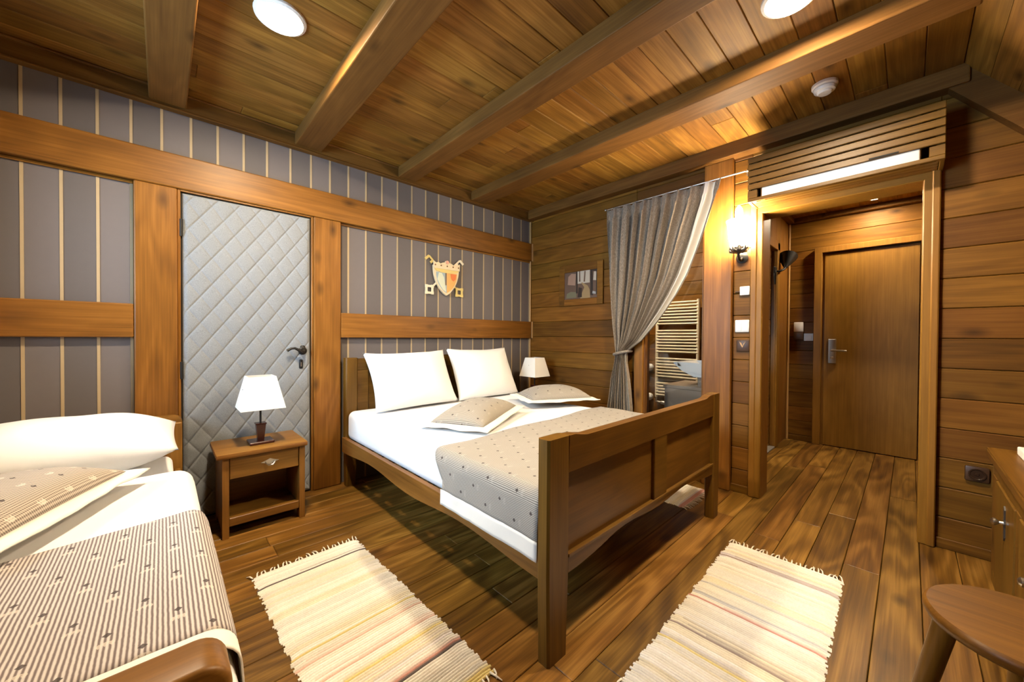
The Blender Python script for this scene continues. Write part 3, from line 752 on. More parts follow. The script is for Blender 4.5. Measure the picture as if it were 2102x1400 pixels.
def lamp(label, cx, cy, z):
    t = thing('table_lamp', label, 'lamp', (cx, cy, z), 'bedside lamps')
    b = MB(); b.box(cx - .062, cx + .062, cy - .062, cy + .062, z, z + .016, bev=.003); build(b, 'lamp_base', DARKRED, t)
    b = MB(); b.frustum((cx, cy), z + .016, z + .118, .016, .016, .025, .025); b.box(cx - .028, cx + .028, cy - .028, cy + .028, z + .112, z + .120, bev=.002); build(b, 'lamp_body', DARKRED, t)
    b = MB(); b.tube([(cx, cy, z + .12), (cx, cy, z + .32)], .006, 10); build(b, 'stem', IRON, t, 50)
    b = MB(); z0, z1, h0, h1 = z + .212, z + .402, .112, .070
    for th in (0, -.003):
        pass
    v = [[b.bm.verts.new((cx + i * h, cy + j * h, zz)) for i, j in ((-1, -1), (1, -1), (1, 1), (-1, 1))] for zz, h in ((z0, h0), (z1, h1), (z1, h1 - .003), (z0, h0 - .003))]
    for p, q in ((0, 1), (1, 2), (2, 3), (3, 0)):
        for i in range(4): b.bm.faces.new((v[p][i], v[p][(i + 1) % 4], v[q][(i + 1) % 4], v[q][i]))
    bmesh.ops.recalc_face_normals(b.bm, faces=b.bm.faces)
    sh = build(b, 'lamp_shade', SHADE, t)
    b = MB()
    for a in (-1, 1): b.tube([(cx, cy, z + .318), (cx + a * (h1 + .02), cy, z1 - .075)], .002, 6)
    build(b, 'shade_ring', IRON, sh)
    return t
lamp('table lamp with white square shade on the nightstand by the quilted door', .432, 2.682, .472)
lamp('table lamp with cream square shade in the corner beyond the double bed', 2.80, 2.64, .505)
b = MB(); b.box(2.70, 2.90, 2.56, 2.74, .472, .505, bev=.004); tag(build(b, 'book', BROWNP), 'dark flat box under the lamp in the corner', 'box')

# ------------------------------------------------------------------ rugs
PAL = [((.80, .77, .70), 30), ((.84, .82, .78), 34), ((.78, .72, .58), 14), ((.74, .62, .28), 4), ((.76, .54, .46), 6), ((.66, .62, .68), 6), ((.56, .57, .60), 4), ((.56, .30, .26), 3), ((.36, .29, .26), 3), ((.13, .11, .11), 2)]
def rug(label, cx, cy, ang, wid, ln, seed, fr_far=True):
    rnd = random.Random(seed)
    t = thing('rug', label, 'rug', (cx, cy, 0), 'rag rugs', local=True); t.rotation_euler = (0, 0, ang)
    rows = int(ln / .011); nx = 14
    b = MB(); cl = b.bm.loops.layers.float_color.new('Col')
    cols = [c for c, w in PAL for _ in range(w)]
    # each row: a bulging strip
    prev = None; col = rnd.choice(cols); left = rnd.randint(1, 4); col2 = col
    for r in range(rows):
        if left == 0: col2 = col; col = rnd.choice(cols); left = (rnd.choice((1, 2, 2, 3, 4)) if sum(col) > 2 else rnd.choice((1, 1, 2))) if sum(col) > 1.3 else 1
        left -= 1
        y0, y1 = -ln / 2 + r * ln / rows, -ln / 2 + (r + 1) * ln / rows
        jl, jr = rnd.uniform(-.006, .006), rnd.uniform(-.006, .006)
        cut = rnd.random()
        prof = [(y0, .002), (y0 + .2 * (y1 - y0), .0085), ((y0 + y1) / 2, .0105), (y1 - .2 * (y1 - y0), .0085), (y1, .002)]
        V = []
        for i in range(nx + 1):
            x = -wid / 2 + jl + (wid + jr - jl) * i / nx; w = .0022 * mnoise.noise(Vector((x * 16, y0 * 7, seed)))
            e_ = .35 if i in (0, nx) else 1
            V.append([b.bm.verts.new((x, yy + w, zz * e_)) for yy, zz in prof])
        sg = rnd.uniform(.88, 1.08)
        segc = [(col if (i / nx < cut or cut > .35) else tuple(.6 * p + .4 * q for p, q in zip(col, col2))) for i in range(nx)]
        for i in range(nx):
            k = sg * (1 + .07 * mnoise.noise(Vector((i * .35, r * .9, seed)))); cc = tuple(min(.92, c_ * k) for c_ in segc[i])
            for j in range(4):
                f = b.bm.faces.new((V[i][j], V[i + 1][j], V[i + 1][j + 1], V[i][j + 1]))
                for lp in f.loops: lp[cl] = (*cc, 1)
    bmesh.ops.recalc_face_normals(b.bm, faces=b.bm.faces)
    build(b, 'woven_body', RUGM, t, 180)
    for end in (1, -1):
        b = MB(); n = int(wid / .017)
        for i in range(n + 1):
            x = -wid / 2 + wid * i / n; l_ = rnd.uniform(.025, .05); dx = rnd.uniform(-.018, .018)
            b.tube([(x, end * (ln / 2 - .006), .006), (x + dx * .4, end * (ln / 2 + l_ * .5), .009), (x + dx, end * (ln / 2 + l_), .004)], [.0035, .003, .002], 6)
        o = build(b, 'fringe', CREAM, t, 180)
    return t
rug('cream rag rug with fringe on the floor between the single and double bed', .552, 1.49, radians(1.8), .475, 1.13, 5)
rug('cream rag rug with fringe on the floor in front of the double bed footboard', 1.68, .412, radians(-90 + 1.5), .465, 1.18, 12)
rug('white rag rug showing beneath the far corner post of the double bed', 2.70, 1.53, radians(0), .42, 1.06, 23)

# ------------------------------------------------------------------ stool and cabinet
st = thing('stool', 'round wooden stool at the bottom right corner of the photo', 'stool', (1.462, -.203, 0))
b = MB(); b.lathe([(0, .412), (.150, .412), (.166, .420), (.172, .432), (.170, .443), (.164, .449), (0, .450)], (1.462, -.203, 0), 'Z', 48); build(b, 'seat', FURN['Y'], st, 40)
for a in (128, 38, 218, 308):
    a = radians(a - 40); dx, dy = cos(a), sin(a)
    b = MB(); b.tube([(1.462 + dx * .125, -.203 + dy * .125, .414), (1.462 + dx * .205, -.203 + dy * .205, 0)], [.024, .019], 12); build(b, 'leg', FURN['Z'], st, 50)
cb = thing('cabinet', 'low wooden cabinet with metal knob against the planked wall at the right edge', 'cabinet', (2.3, -.55, 0))
CF = -.275
b = MB(); b.prism([(1.72, CF - .50), (2.955, CF - .50), (2.955, CF + .006), (2.93, CF + .012), (1.72, CF + .012)], 'Z', .557, .595)
bmesh.ops.bevel(b.bm, geom=[e for e in b.bm.edges if e.calc_length() > .03], offset=.006, segments=2, affect='EDGES'); build(b, 'tabletop', FURN['X'], cb, 40)
b = MB(); b.box(2.80, 2.825, CF - .48, CF, 0, .557, bev=.003); build(b, 'side_panel', FURN['Z'], cb)
b = MB(); b.box(1.74, 1.765, CF - .48, CF, 0, .557, bev=.003); build(b, 'side_panel', FURN['Z'], cb)
b = MB(); b.box(1.765, 2.80, CF - .48, CF - .46, .03, .557); build(b, 'back_panel', FURN['X'], cb)
b = MB(); b.box(1.74, 2.825, CF - .02, CF, 0, .06, bev=.003); b.box(1.74, 2.825, CF - .02, CF, .50, .557, bev=.003); b.box(2.70, 2.825, CF - .02, CF + .001, .06, .50, bev=.003); b.box(2.19, 2.27, CF - .02, CF + .001, .06, .50, bev=.003); b.box(1.74, 1.81, CF - .02, CF + .001, .06, .50, bev=.003); build(b, 'front_frame', FURN['Z'], cb)
for xa, xb, kx in ((2.27, 2.70, 2.455), (1.81, 2.19, 1.90)):
    dr = build(MB().box(xa + .003, xb - .003, CF - .018, CF + .004, .063, .497, bev=.004), 'door', FURN['Z'], cb)
    b = MB(); b.prism([(kx - .012, .33), (kx, .315), (kx + .012, .33), (kx + .010, .37), (kx + .014, .385), (kx + .010, .40), (kx + .012, .44), (kx, .455), (kx - .012, .44), (kx - .010, .40), (kx - .014, .385), (kx - .010, .37)], 'Y', CF + .004, CF + .008)
    kp = build(b, 'knob_plate', IRONL, dr)
    b = MB(); b.lathe([(0, 0), (.008, 0), (.006, .012), (.014, .02), (.015, .027), (.008, .033), (0, .034)], (kx, CF + .007, .385), 'Y', 14); build(b, 'knob', CHROME, dr, 50)
b = MB(); b.box(2.72, 2.86, -.46, -.345, .595, .632, bev=.005, seg=2); tag(build(b, 'folded_towel', CREAM), 'small cream folded cloth on top of the low cabinet', 'towel')

# ------------------------------------------------------------------ curtain
def lerp_tab(tab, z):
    for (z0, a), (z1, c) in zip(tab, tab[1:]):
        if z <= z0 and z >= z1:
            t = (z0 - z) / (z0 - z1); return a + (c - a) * t
    return tab[-1][1] if z < tab[-1][0] else tab[0][1]
LT = [(2.29, 1.912), (1.9, 1.905), (1.53, 1.885), (1.25, 1.845), (1.13, 1.822), (.99, 1.795), (.9, 1.81), (.75, 1.85), (.5, 1.885), (.06, 1.90)]
RT = [(2.29, .945), (2.15, .972), (2.0, 1.025), (1.8, 1.092), (1.62, 1.160), (1.47, 1.245), (1.33, 1.345), (1.2, 1.450), (1.09, 1.550), (1.03, 1.64), (.99, 1.685), (.9, 1.69), (.75, 1.665), (.5, 1.642), (.06, 1.63)]
ct = thing('curtain', 'grey linen curtain tied back to the left across the interior window', 'curtain', (2.985, 1.5, .06))
def cur(s0, s1, dx=0.):
    def f(u, v):
        sN = s0 + u * (s1 - s0); z = 2.281 - v * 2.22
        yl, yr = lerp_tab(LT, z), lerp_tab(RT, z); wd = yl - yr
        y_ = yl - sN * wd
        tight = max(0, min(1, wd / .95)); am = .010 + .026 * tight ** .5
        if z > 2.2: am *= .55
        ph = sN * 2 * pi * 10 + .9 * sin(sN * 9 + z * 1.3) + .5 * sin(z * 2.2)
        x = 2.985 + am * sin(ph) + .35 * am * sin(2.3 * ph + 1) - .02 * (1 - tight) * sin(pi * sN) + dx
        if .93 < z < 1.05: x -= .012 * sin(pi * sN)
        return (x - .006, y_ + .006 * mnoise.noise(Vector((sN * 30, z * 4, 1))), z)
    return f
b = MB(); b.grid(cur(0, .90), 190, 90); o = build(b, 'curtain_cloth', LINEN, ct, 180)
b = MB(); b.grid(cur(.885, .955, -.008), 16, 90); o = build(b, 'lining', CREAM, ct, 180); o['label'] = 'white lining turned out along the edge'
b = MB(); b.grid(cur(.945, 1.0, -.003), 12, 90); build(b, 'curtain_hem', LINEN, ct, 180)
b = MB(); pts = []
for i in range(25):
    a = 2 * pi * i / 24; pts.append((2.982 + .055 * cos(a), 1.742 + .078 * sin(a), .985 + .018 * sin(a) * -1))
b.tube(pts, .013, 8); build(b, 'tieback', LINEN, ct, 180)
rd = thing('curtain_rod', 'thin metal curtain rod under the cornice above the curtain', 'curtain rod', (2.985, 1.35, 2.29))
b = MB(); b.tube([(2.985, 1.93, 2.291), (2.985, .79, 2.291)], .006, 8); build(b, 'rod', CHROME, rd, 60)
for yy in (.80, 1.90):
    b = MB(); b.tube([(2.985, yy, 2.291), (3.03 if yy < 1 else 3.06, yy, 2.291)], .005, 8); b.lathe([(0, 0), (.012, 0), (.012, .006), (0, .006)], (3.052, yy, 2.291), 'X', 12); build(b, 'bracket', CHROME, rd, 60)
    b = MB(); b.lathe([(0, -.012), (.009, -.008), (.011, 0), (.009, .008), (0, .012)], (2.985, yy - .012 if yy < 1 else yy + .03, 2.291), 'Y', 12); build(b, 'finial', CHROME, rd, 60)

# ------------------------------------------------------------------ bathroom things seen through the window, and an unseen fill lamp
rad = thing('towel_radiator', 'cream ladder towel radiator on the bathroom wall seen through the window', 'radiator', (4.5, 1.91, .4))
for yy in (1.664, 2.152):
    b = MB(); b.tube([(4.5, yy, .385), (4.5, yy, 1.57)], .019, 12); build(b, 'post', ENAMEL, rad, 50)
z = 1.545; groups = (8, 8, 7, 5)
for n in groups:
    for i in range(n):
        b = MB(); b.tube([(4.49, 1.66, z), (4.49, 2.156, z)], .0115, 8); build(b, 'rung', ENAMEL, rad, 60); z -= .0365
    z -= .048
for yy in (1.70, 2.12):
    b = MB(); b.tube([(4.5, yy, 1.2), (4.555, yy, 1.2)], .008, 8); build(b, 'bracket', ENAMEL, rad, 60)
b = MB(); b.tube([(4.5, 2.152, .39), (4.5, 2.152, .33), (4.5, 2.10, .32)], .014, 8); b.lathe([(0, 0), (.022, 0), (.024, .05), (.016, .06), (0, .06)], (4.5, 2.09, .32), 'Y', 14, rot=Matrix.Rotation(pi, 3, 'Z')); build(b, 'valve', CHROME, rad, 50)
sk = thing('washbasin', 'white washbasin seen through the window at its right edge', 'washbasin', (3.62, 1.2, .78))
b = MB(); b.prism([(.99, .865), (.99, .775), (1.30, .775), (1.41, .83), (1.475, .885), (1.475, .90), (1.44, .90), (1.40, .865)], 'X', 3.42, 3.86)
b.box(3.42, 3.44, .99, 1.44, .865, .90); b.box(3.84, 3.86, .99, 1.44, .865, .90); b.box(3.42, 3.86, .99, 1.03, .865, .90); build(b, 'basin', CERAM, sk)
b = MB(); b.tube([(3.64, 1.05, .90), (3.64, 1.05, 1.0), (3.64, 1.08, 1.03), (3.64, 1.16, 1.02)], .012, 8); build(b, 'tap', CHROME, sk, 60)
vn = thing('vanity_unit', 'taupe vanity unit under the washbasin behind the window', 'vanity unit', (3.62, 1.25, .06))
b = MB(); b.box(3.40, 3.88, .99, 1.55, .06, .66, bev=.004); build(b, 'body', VANITY, vn)
b = MB(); b.box(3.39, 3.89, .99, 1.56, .66, .69, bev=.003); build(b, 'top', VANITY, vn)
b = MB(); b.box(3.43, 3.85, 1.55, 1.565, .12, .60, bev=.003); build(b, 'drawer', VANITY, vn)
b = MB(); b.box(3.46, 3.82, 1.02, 1.28, .69, .775, bev=.003); build(b, 'plinth', VANITY, vn)
for zz, lb in ((.745, 'upper white round wall hook in the bathroom, left of the radiator'), (.37, 'lower white round wall hook in the bathroom, left of the radiator')):
    b = MB(); b.lathe([(0, 0), (.045, 0), (.048, .03), (.038, .055), (.018, .07), (0, .07)], (4.56, 2.265, zz), 'X', 16, rot=Matrix.Rotation(pi, 3, 'Z')); tag(build(b, 'wall_hook', CERAM, None, 50), lb, 'hook', 'white hooks')
bl = thing('ceiling_lamp', 'unseen round fill lamp added to the bathroom ceiling behind the curtain', 'lamp', (3.75, 2.2, 2.45), None)  # lamp added out of view to brighten the bathroom
b = MB(); b.lathe([(0, 0), (.085, 0), (.085, -.012), (0, -.012)], (3.75, 2.2, 2.45), 'Z', 24); build(b, 'lamp_ring', PLASTIC, bl, 40)
b = MB(); b.lathe([(.075, -.012), (.06, -.03), (.03, -.04), (0, -.042)], (3.75, 2.2, 2.45), 'Z', 24); build(b, 'lamp_dome', FILL_B, bl, 180)

# ------------------------------------------------------------------ ceiling lamps, detector, sconce
def dome(label, x, y, z, r=.09, m=LAMP_A, grp='flush ceiling lamps between the beams'):
    t = thing('ceiling_lamp', label, 'lamp', (x, y, z), grp)
    b = MB(); b.lathe([(r + .012, 0), (r + .010, -.008), (r - .002, -.014), (r - .006, -.010), (r - .006, 0)], (x, y, z), 'Z', 32); build(b, 'lamp_ring', PLASTIC, t, 40)
    b = MB(); b.lathe([(r - .006, -.001), (r - .007, -.007), (r * .6, -.011), (.002, -.013)], (x, y, z), 'Z', 32); build(b, 'lamp_dome', m, t, 180)
    return t
dome('glowing round ceiling lamp above the quilted door', .385, 1.915, ZC)
dome('glowing round ceiling lamp at the top edge, in front of the smoke detector', 1.885, .352, ZC)
dome('round hall ceiling lamp in front of the brown entrance door', 4.80, .24, 2.44, .07, LAMP_V, None)
sd = thing('smoke_detector', 'white round smoke detector on the planked ceiling', 'smoke detector', (2.672, .337, ZC))
b = MB(); b.lathe([(0, 0), (.058, 0), (.058, -.014), (.052, -.020), (0, -.02)], (2.672, .337, ZC), 'Z', 32); build(b, 'base', PLASTIC, sd, 40)
b = MB(); b.lathe([(.046, -.02), (.050, -.026), (.046, -.038), (.034, -.043), (.034, -.046), (.028, -.052), (0, -.053)], (2.672, .337, ZC), 'Z', 32); build(b, 'cap', PLASTIC, sd, 40)
sc = thing('wall_sconce', 'glowing wall sconce with dark iron bracket beside the hall opening', 'sconce', (3.03, .832, 1.66))
b = MB(); b.lathe([(0, 0), (.035, 0), (.04, .01), (.02, .018), (0, .018)], (XW, .832, 1.70), 'X', 20, rot=Matrix.Rotation(pi, 3, 'Z')); build(b, 'wall_plate', IRON, sc, 40)
b = MB(); b.tube([(XW - .01, .832, 1.70), (3.02, .832, 1.675), (2.985, .832, 1.68), (2.965, .832, 1.70), (2.965, .832, 1.745)], .008, 8); build(b, 'arm', IRON, sc, 60)
b = MB()
for i in range(9):
    a = 2 * pi * i / 9
    c = Vector((2.965, .832, 1.745)); d = Vector((cos(a), sin(a), 0))
    b.tube([c, c + d * .03 + Vector((0, 0, -.012)), c + d * .056 + Vector((0, 0, -.006 + .02 * (i % 2))), c + d * .060 + Vector((0, 0, .018 - .03 * (i % 2)))], [.006, .013, .011, .003], 8)
b.lathe([(0, -.03), (.02, -.02), (.03, 0), (.034, .018), (0, .02)], (2.965, .832, 1.745), 'Z', 18)
build(b, 'leaf_cup', IRONL, sc, 60)
b = MB(); prof = [(.030, 1.768), (.050, 1.79), (.062, 1.83), (.066, 1.88), (.072, 1.93), (.078, 1.95)]
b.lathe(prof, (2.965, .832, 0), 'Z', 28); build(b, 'glass_shade', LAMP_S, sc, 180)
b = MB(); b.lathe([(.022, 1.95), (.024, 2.0), (.020, 2.03), (.006, 2.052)], (2.965, .832, 0), 'Z', 20); build(b, 'bulb', LAMP_S, sc, 180)
wl = thing('wall_lamp', 'unlit dark iron wall lamp with cone shade on the hall side wall', 'lamp', (4.5, .93, 1.7))
rot = Matrix.Rotation(radians(38), 3, 'Y')
b = MB(); b.lathe([(.012, 0), (.014, .0), (.085, .16), (.080, .16), (.010, .006)], (4.62, .87, 1.84), 'Z', 24, rot=rot); build(b, 'lamp_shade', IRON, wl, 50)
b = MB(); b.tube([(4.50, .935, 1.80), (4.50, .90, 1.79), (4.54, .87, 1.81), (4.62, .87, 1.84)], .010, 8); b.tube([(4.48, .93, 1.80), (4.46, .925, 1.74), (4.47, .925, 1.66)], [.014, .012, .006], 8); build(b, 'arm', IRON, wl, 60)
b = MB(); b.box(4.46, 4.54, .926, .94, 1.75, 1.84, bev=.004); build(b, 'wall_plate', IRON, wl)

# ------------------------------------------------------------------ small wall fittings
th = thing('thermostat', 'small white wall control below the sconce', 'thermostat', (XW - .01, .812, 1.46))
b = MB(); b.box(XW - .022, XW, .780, .842, 1.428, 1.492, bev=.004); build(b, 'body', PLASTIC, th, 40)
b = MB(); b.box(XW - .026, XW - .02, .797, .825, 1.442, 1.478, bev=.002); build(b, 'cover', PLASTIC, th)
b = MB(); b.tube([(XW - .01, .842, 1.457), (XW - .01, .872, 1.455)], .005, 8); build(b, 'peg', BROWNP, th, 60)
sw = thing('light_switch', 'larger white light switch on the narrow plank panel', 'switch', (XW - .005, .828, 1.207))
b = MB(); b.box(XW - .013, XW, .782, .872, 1.163, 1.252, bev=.004); build(b, 'plate', PLASTIC, sw, 40)
for ya in (.790, .829):
    b = MB(); b.box(XW - .017, XW - .010, ya, ya + .036, 1.172, 1.243, bev=.002); build(b, 'rocker', PLASTIC, sw)
so = thing('wall_socket', 'brown wall socket below the white light switch', 'socket', (XW - .005, .820, 1.066))
b = MB(); b.box(XW - .012, XW, .778, .862, 1.024, 1.108, bev=.006, seg=2); build(b, 'plate', BROWNP, so, 40)
b = MB(); b.prism([(.80, 1.098), (.815, 1.082), (.82, 1.062), (.828, 1.084), (.843, 1.098), (.835, 1.076), (.822, 1.052), (.812, 1.074)], 'X', XW - .0155, XW - .011); build(b, 'emblem', LIGHTW['Z'], so)
so = thing('wall_socket', 'brown wall socket low on the planks beside the cabinet', 'socket', (XW - .005, -.25, .43))
b = MB(); b.box(XW - .014, XW, -.288, -.206, .388, .468, bev=.008, seg=2); build(b, 'plate', BROWNP, so, 40)
b = MB(); b.lathe([(.030, -.002), (.030, .004), (.025, .004), (.022, .001), (.008, .001), (.006, .004), (0, .004)], (XW - .014, -.247, .428), 'X', 20, rot=Matrix.Rotation(pi, 3, 'Z')); build(b, 'outlet', colour('socket_face', (.030, .015, .008), .3), so, 40)
cs = thing('card_switch', 'white and brown key card holder beside the entrance door', 'card switch', (XE, .834, 1.2))
b = MB(); b.box(XE - .03, XE, .792, .876, 1.195, 1.30, bev=.006, seg=2); build(b, 'body', PLASTIC, cs, 40)
b = MB(); b.box(XE - .034, XE, .792, .876, 1.108, 1.194, bev=.006, seg=2); build(b, 'card_slot', BROWNP, cs, 40)
ls = thing('light_switch', 'white light switch between the key card holder and the entrance door', 'switch', (XE, .748, 1.137))
b = MB(); b.box(XE - .012, XE, .706, .790, 1.096, 1.178, bev=.004); build(b, 'plate', PLASTIC, ls, 40)
b = MB(); b.box(XE - .018, XE - .01, .722, .774, 1.108, 1.150, bev=.002); build(b, 'rocker', PLASTIC, ls)

# ------------------------------------------------------------------ air conditioner in its slatted box
ac = thing('air_conditioner', 'white air conditioner behind a slatted brown wooden cover above the hall opening', 'air conditioner', (2.95, .32, 2.03))
AX, AY0, AY1, AZ0, AZ1 = 2.84, -.112, .748, 2.022, 2.312
b = MB(); b.box(AX + .05, XW - .005, AY0 + .08, AY1 - .08, 2.06, 2.28, bev=.02, seg=3); body = build(b, 'unit_body', PLASTIC, ac, 40)
b = MB(); b.box(AX + .012, AX + .06, AY0 + .085, AY1 - .075, 2.040, 2.112, bev=.008, seg=3); build(b, 'air_flap', PLASTIC, ac, 40)
cv = build(MB().box(AX + .012, XW, AY0, AY0 + .018, AZ0, AZ1, bev=.002), 'wooden_cover', FURN['X'], ac)
build(MB().box(AX + .012, XW, AY1 - .018, AY1, AZ0, AZ1, bev=.002), 'end_board', FURN['X'], cv)
build(MB().box(AX + .012, XW, AY0, AY1, AZ1 - .016, AZ1, bev=.002), 'top_board', FURN['Y'], cv)
b = MB()
for i in range(4): b.box(AX + .030 + i * .046, AX + .070 + i * .046, AY0 + .02, AY1 - .02, 2.024, 2.036, bev=.002)
build(b, 'bottom_slats', FURN['Y'], cv)
for ya in (AY0 + .018, AY0 + .085, AY1 - .085, AY1 - .036): build(MB().box(AX + .014, AX + .034, ya - .012 if ya > .3 else ya, ya + .012, AZ0, AZ1 - .016), 'batten', FURN['Z'], cv)
zz = AZ1; hs = .036; k = 0
for i in range(5):
    build(MB().box(AX, AX + .014, AY0, AY1, zz - hs, zz, bev=.0025), 'slat', FURN['Y'], cv); zz -= hs + .0075
build(MB().box(AX, AX + .014, AY0, AY1, AZ0, AZ0 + .022, bev=.0025), 'slat', FURN['Y'], cv)
for ya, yb in ((AY0, AY0 + .055), (AY1 - .055, AY1)): build(MB().box(AX, AX + .014, ya, yb, AZ0 + .022, zz, bev=.002), 'slat', FURN['Y'], cv)
build(MB().box(AX - .0015, AX + .002, .05, .165, 2.104, 2.113), 'display', DARKP, ac)

# ------------------------------------------------------------------ picture
pc = thing('picture', 'framed photograph of a garden path on the plank wall beside the curtain', 'picture', (3.04, 2.255, 1.65))
b = MB(); ya, yb, za, zb = 1.99, 2.52, 1.44, 1.858; q = .066
b.box(XW - .022, XW, ya, ya + q, za, zb, bev=.004); b.box(XW - .022, XW, yb - q, yb, za, zb, bev=.004); b.box(XW - .022, XW, ya + q, yb - q, za, za + q, bev=.004); b.box(XW - .022, XW, ya + q, yb - q, zb - q - .012, zb, bev=.004)
build(b, 'frame', WALLW['Y'], pc)
b = MB(); pm = [colour('print_' + n, c, .35) for n, c in (('brown', (.11, .07, .05)), ('sky', (.40, .36, .30)), ('path', (.26, .18, .09)), ('trunk', (.03, .022, .018)), ('lawn', (.14, .13, .08)), ('rose', (.28, .18, .13)), ('grey', (.30, .30, .30)))]
X_ = XW - .012; y0, y1, z0, z1 = ya + q, yb - q, za + q, zb - q - .012
def U(u, v): return (y1 - u * (y1 - y0), z0 + v * (z1 - z0))
def patch(pts, m, d): b.prism([U(*p) for p in pts], 'X', X_ - d, X_ - d + .0004, m)
patch([(0, 0), (1, 0), (1, 1), (0, 1)], 0, 0)
patch([(.40, .55), (.78, .55), (.78, 1), (.40, 1)], 1, .0006)
patch([(.88, .62), (.98, .60), (.96, .92), (.90, .92)], 1, .0006)
patch([(.5, 0), (.8, 0), (.78, .3), (.72, .45), (.56, .58), (.52, .58), (.62, .4), (.55, .2)], 2, .0012)
patch([(.05, .05), (.38, .05), (.38, .25), (.2, .28), (.08, .22)], 4, .0012)
patch([(.10, .55), (.34, .5), (.36, .92), (.22, .95), (.12, .85)], 5, .0012)
patch([(.46, .62), (.50, .62), (.49, 1), (.46, 1)], 0, .0016); patch([(.60, .6), (.64, .6), (.66, .98), (.62, .98)], 0, .0016)
patch([(.37, .2), (.42, .2), (.41, 1), (.37, 1)], 3, .0018); patch([(.80, .1), (.88, .08), (.87, .7), (.86, 1), (.80, 1)], 3, .0018); patch([(.42, .05), (.55, .05), (.55, .38), (.45, .42)], 3, .0018)
patch([(.86, .95), (1, .9), (1, 1), (.86, 1)], 3, .002); patch([(.96, .1), (1, .1), (1, .9), (.97, .8)], 3, .002); patch([(.86, .15), (.96, .12), (.96, .2), (.87, .24)], 6, .002)
build(b, 'print', pm, pc)

# ------------------------------------------------------------------ crest on the striped wall
cr = thing('coat_of_arms', 'painted crest with crown, shield and crossed yellow keys above the double bed', 'crest', (1.91, 2.95, 1.65))
GOLD = colour('key_yellow', (.62, .47, .16)); PALE = colour('key_pale', (.72, .64, .48)); CREAMP = colour('shield_border', (.68, .56, .36)); BLUE = colour('shield_blue', (.30, .38, .42)); MINT = colour('shield_pale', (.58, .62, .48)); ORNG = colour('shield_orange', (.66, .17, .04)); AMBER = colour('shield_amber', (.66, .36, .10)); PINK = colour('crown_pink', (.70, .36, .26)); YEL = colour('band_yellow', (.66, .50, .17)); BRN = colour('crown_dots', (.20, .08, .03)); DKB = colour('shield_dark', (.16, .11, .07))
def key(x0, z0, x1, z1, m, yb):
    b = MB(); d = Vector((x1 - x0, 0, z1 - z0)).normalized(); n = Vector((-d.z, 0, d.x)); p0, p1 = Vector((x0, 0, z0)), Vector((x1, 0, z1))
    def bar(a, c, w, y_):
        t = (c - a).normalized(); m_ = Vector((-t.z, 0, t.x)) * w
        b.prism([((a + m_).x, (a + m_).z), ((c + m_).x, (c + m_).z), ((c - m_).x, (c - m_).z), ((a - m_).x, (a - m_).z)], 'Y', y_, y_ + .006)
    bar(p0 + d * .036, p1, .008, yb)
    # square bow with a hole at the lower end (upright)
    s_ = .030; c = p0
    for dx, dz, w_, h_ in ((-s_, 0, .010, s_), (s_, 0, .010, s_), (0, -s_, s_, .010), (0, s_, s_, .010)): b.box(c.x + dx - w_, c.x + dx + w_, yb - .001, yb + .006, c.z + dz - h_, c.z + dz + h_)
    for i in (-1, 1):
        for j in (-1, 1): b.box(c.x + i * s_ - .013, c.x + i * s_ + .013, yb - .002, yb + .006, c.z + j * s_ - .013, c.z + j * s_ + .013)
    # bit with hooks at the upper end
    sd_ = -1 if x1 < x0 else 1
    side = Vector((sd_, 0, -.25)).normalized()
    for f, l_ in ((0., .052), (.055, .035)):
        a = p1 - d * f; e_ = a + side * 0 + Vector((sd_ * .0, 0, 0)); c2 = a + (n if n.x * sd_ < 0 else -n) * -l_
        bar(a, a + Vector((sd_ * l_ * .75, 0, -l_ * .65)), .011, yb - .001)
    return b
o = build(key(2.07, 1.54, 1.742, 1.842, GOLD, 2.946), 'key', GOLD, cr); 
o = build(key(1.744, 1.54, 2.072, 1.842, GOLD, 2.941), 'key', PALE, cr)
def shield(c, w, h, n=14, top=0.):
    L_ = []
    for i in range(n + 1):
        t = i / n; L_.append((c[0] - w * (1 - t ** 2.3) ** .8 * (1.0 - .08 * (1 - t) * 0), c[1] - h * t))
    R_ = [(2 * c[0] - x, z) for x, z in reversed(L_[:-1])]
    return L_ + R_
b = MB(); b.prism(shield((1.915, 1.765), .137, .268), 'Y', 2.928, 2.95); sh = build(b, 'shield', CREAMP, cr)
inner = shield((1.915, 1.705), .112, .185)
lf = [p for p in inner if p[0] <= 1.915]; rt_ = [p for p in inner if p[0] >= 1.915]
b = MB(); b.prism(lf + [(1.915, 1.705)], 'Y', 2.925, 2.93); build(b, 'quarter', BLUE, sh)['label'] = 'blue grey quarter'
b = MB(); b.prism([(1.915, 1.705)] + rt_, 'Y', 2.925, 2.93); build(b, 'quarter', AMBER, sh)['label'] = 'amber quarter'
b = MB(); b.prism([(1.815, 1.64), (1.845, 1.585), (1.878, 1.545), (1.908, 1.53), (1.900, 1.58), (1.885, 1.66), (1.86, 1.70), (1.83, 1.70)], 'Y', 2.9235, 2.926); build(b, 'charge', MINT, sh)['label'] = 'pale green charge'
b = MB(); b.prism([(1.955, 1.70), (2.02, 1.70), (2.012, 1.655), (1.99, 1.635), (1.97, 1.645), (1.96, 1.67)], 'Y', 2.9235, 2.926); build(b, 'charge', ORNG, sh)['label'] = 'orange red charge'
b = MB(); b.box(1.898, 1.913, 2.9235, 2.926, 1.59, 1.703); build(b, 'divider', DKB, sh)
b = MB(); b.prism([(1.782, 1.738), (1.80, 1.715), (1.86, 1.703), (1.97, 1.703), (2.03, 1.715), (2.048, 1.738)], 'Y', 2.922, 2.93); build(b, 'band', YEL, sh)
b = MB()
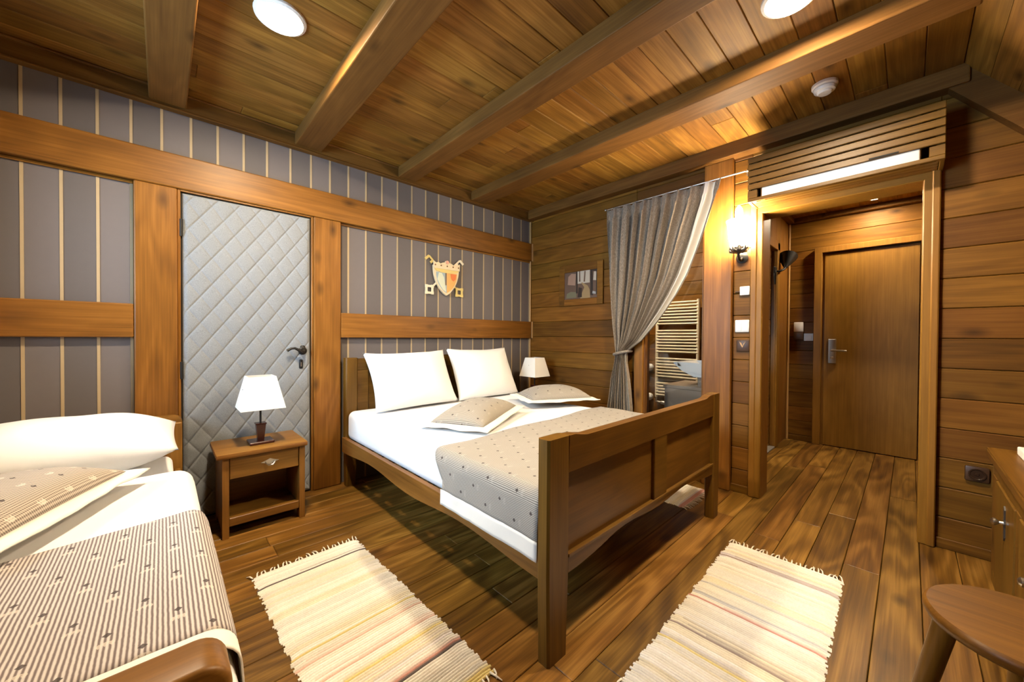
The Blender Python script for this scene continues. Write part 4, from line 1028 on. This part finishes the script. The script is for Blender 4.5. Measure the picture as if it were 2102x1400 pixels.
crn = [(1.776, 1.735), (1.773, 1.80), (1.80, 1.785), (1.82, 1.793), (1.845, 1.782), (1.87, 1.794), (1.89, 1.797), (1.90, 1.812), (1.915, 1.818), (1.93, 1.812), (1.94, 1.797), (1.96, 1.794), (1.985, 1.782), (2.01, 1.793), (2.03, 1.785), (2.057, 1.80), (2.054, 1.735)]
b.prism(crn, 'Y', 2.918, 2.93); cw = build(b, 'crown', CREAMP, sh)
b = MB(); b.lathe([(0, 0), (.018, 0), (.016, .008), (0, .010)], (1.915, 2.92, 1.80), 'Y', 14, rot=Matrix.Rotation(pi, 3, 'Z')); build(b, 'finial', PINK, cw, 50)
b = MB()
for x in (1.79, 1.85, 1.915, 1.98, 2.04): b.lathe([(0, 0), (.008, 0), (.006, .003), (0, .003)], (x, 2.9185, 1.765), 'Y', 10, rot=Matrix.Rotation(pi, 3, 'Z'))
build(b, 'dots', BRN, cw, 50)

# ------------------------------------------------------------------ daylight, camera
w = bpy.data.worlds.new('sky'); S.world = w; w.use_nodes = True
nt = w.node_tree; nt.nodes.clear(); ow = nt.nodes.new('ShaderNodeOutputWorld'); bg = nt.nodes.new('ShaderNodeBackground')
bg.inputs[0].default_value = (.52, .74, 1.0, 1); bg.inputs[1].default_value = 22.0
nt.links.new(bg.outputs[0], ow.inputs[0])
pl = bpy.data.lights.new('window_portal', 'AREA'); pl.shape = 'RECTANGLE'; pl.size = VZ1 - VZ0; pl.size_y = VY1 - VY0; pl.cycles.is_portal = True
po = bpy.data.objects.new('window_portal', pl); COL.objects.link(po)
po.location = (XL - .12, (VY0 + VY1) / 2, (VZ0 + VZ1) / 2); po.rotation_euler = (0, radians(-90), 0)

yaw, pit, rol, FPX, H = radians(43.174), radians(-.6435), radians(.3566), 765.09, 1.12
F = Vector((sin(yaw) * cos(pit), cos(yaw) * cos(pit), sin(pit))); R0 = Vector((cos(yaw), -sin(yaw), 0)); U0 = R0.cross(F)
R = R0 * cos(rol) + U0 * sin(rol); Uv = -R0 * sin(rol) + U0 * cos(rol)
cd = bpy.data.cameras.new('camera'); cd.sensor_width = 36; cd.lens = FPX / 2102 * 36; cd.clip_start = .02; cd.clip_end = 50
co = bpy.data.objects.new('camera', cd); COL.objects.link(co)
co.matrix_world = Matrix(((R.x, Uv.x, -F.x, 0), (R.y, Uv.y, -F.y, 0), (R.z, Uv.z, -F.z, H), (0, 0, 0, 1)))
S.camera = co
S.view_settings.view_transform = 'Standard'; S.view_settings.look = 'None'; S.view_settings.gamma = 1; S.view_settings.use_curve_mapping = False
S.view_settings.exposure = .95
S.cycles.max_bounces = 8; S.cycles.diffuse_bounces = 5; S.cycles.sample_clamp_indirect = 6; S.cycles.use_denoising = True
S.cycles.caustics_reflective = False; S.cycles.caustics_refractive = False
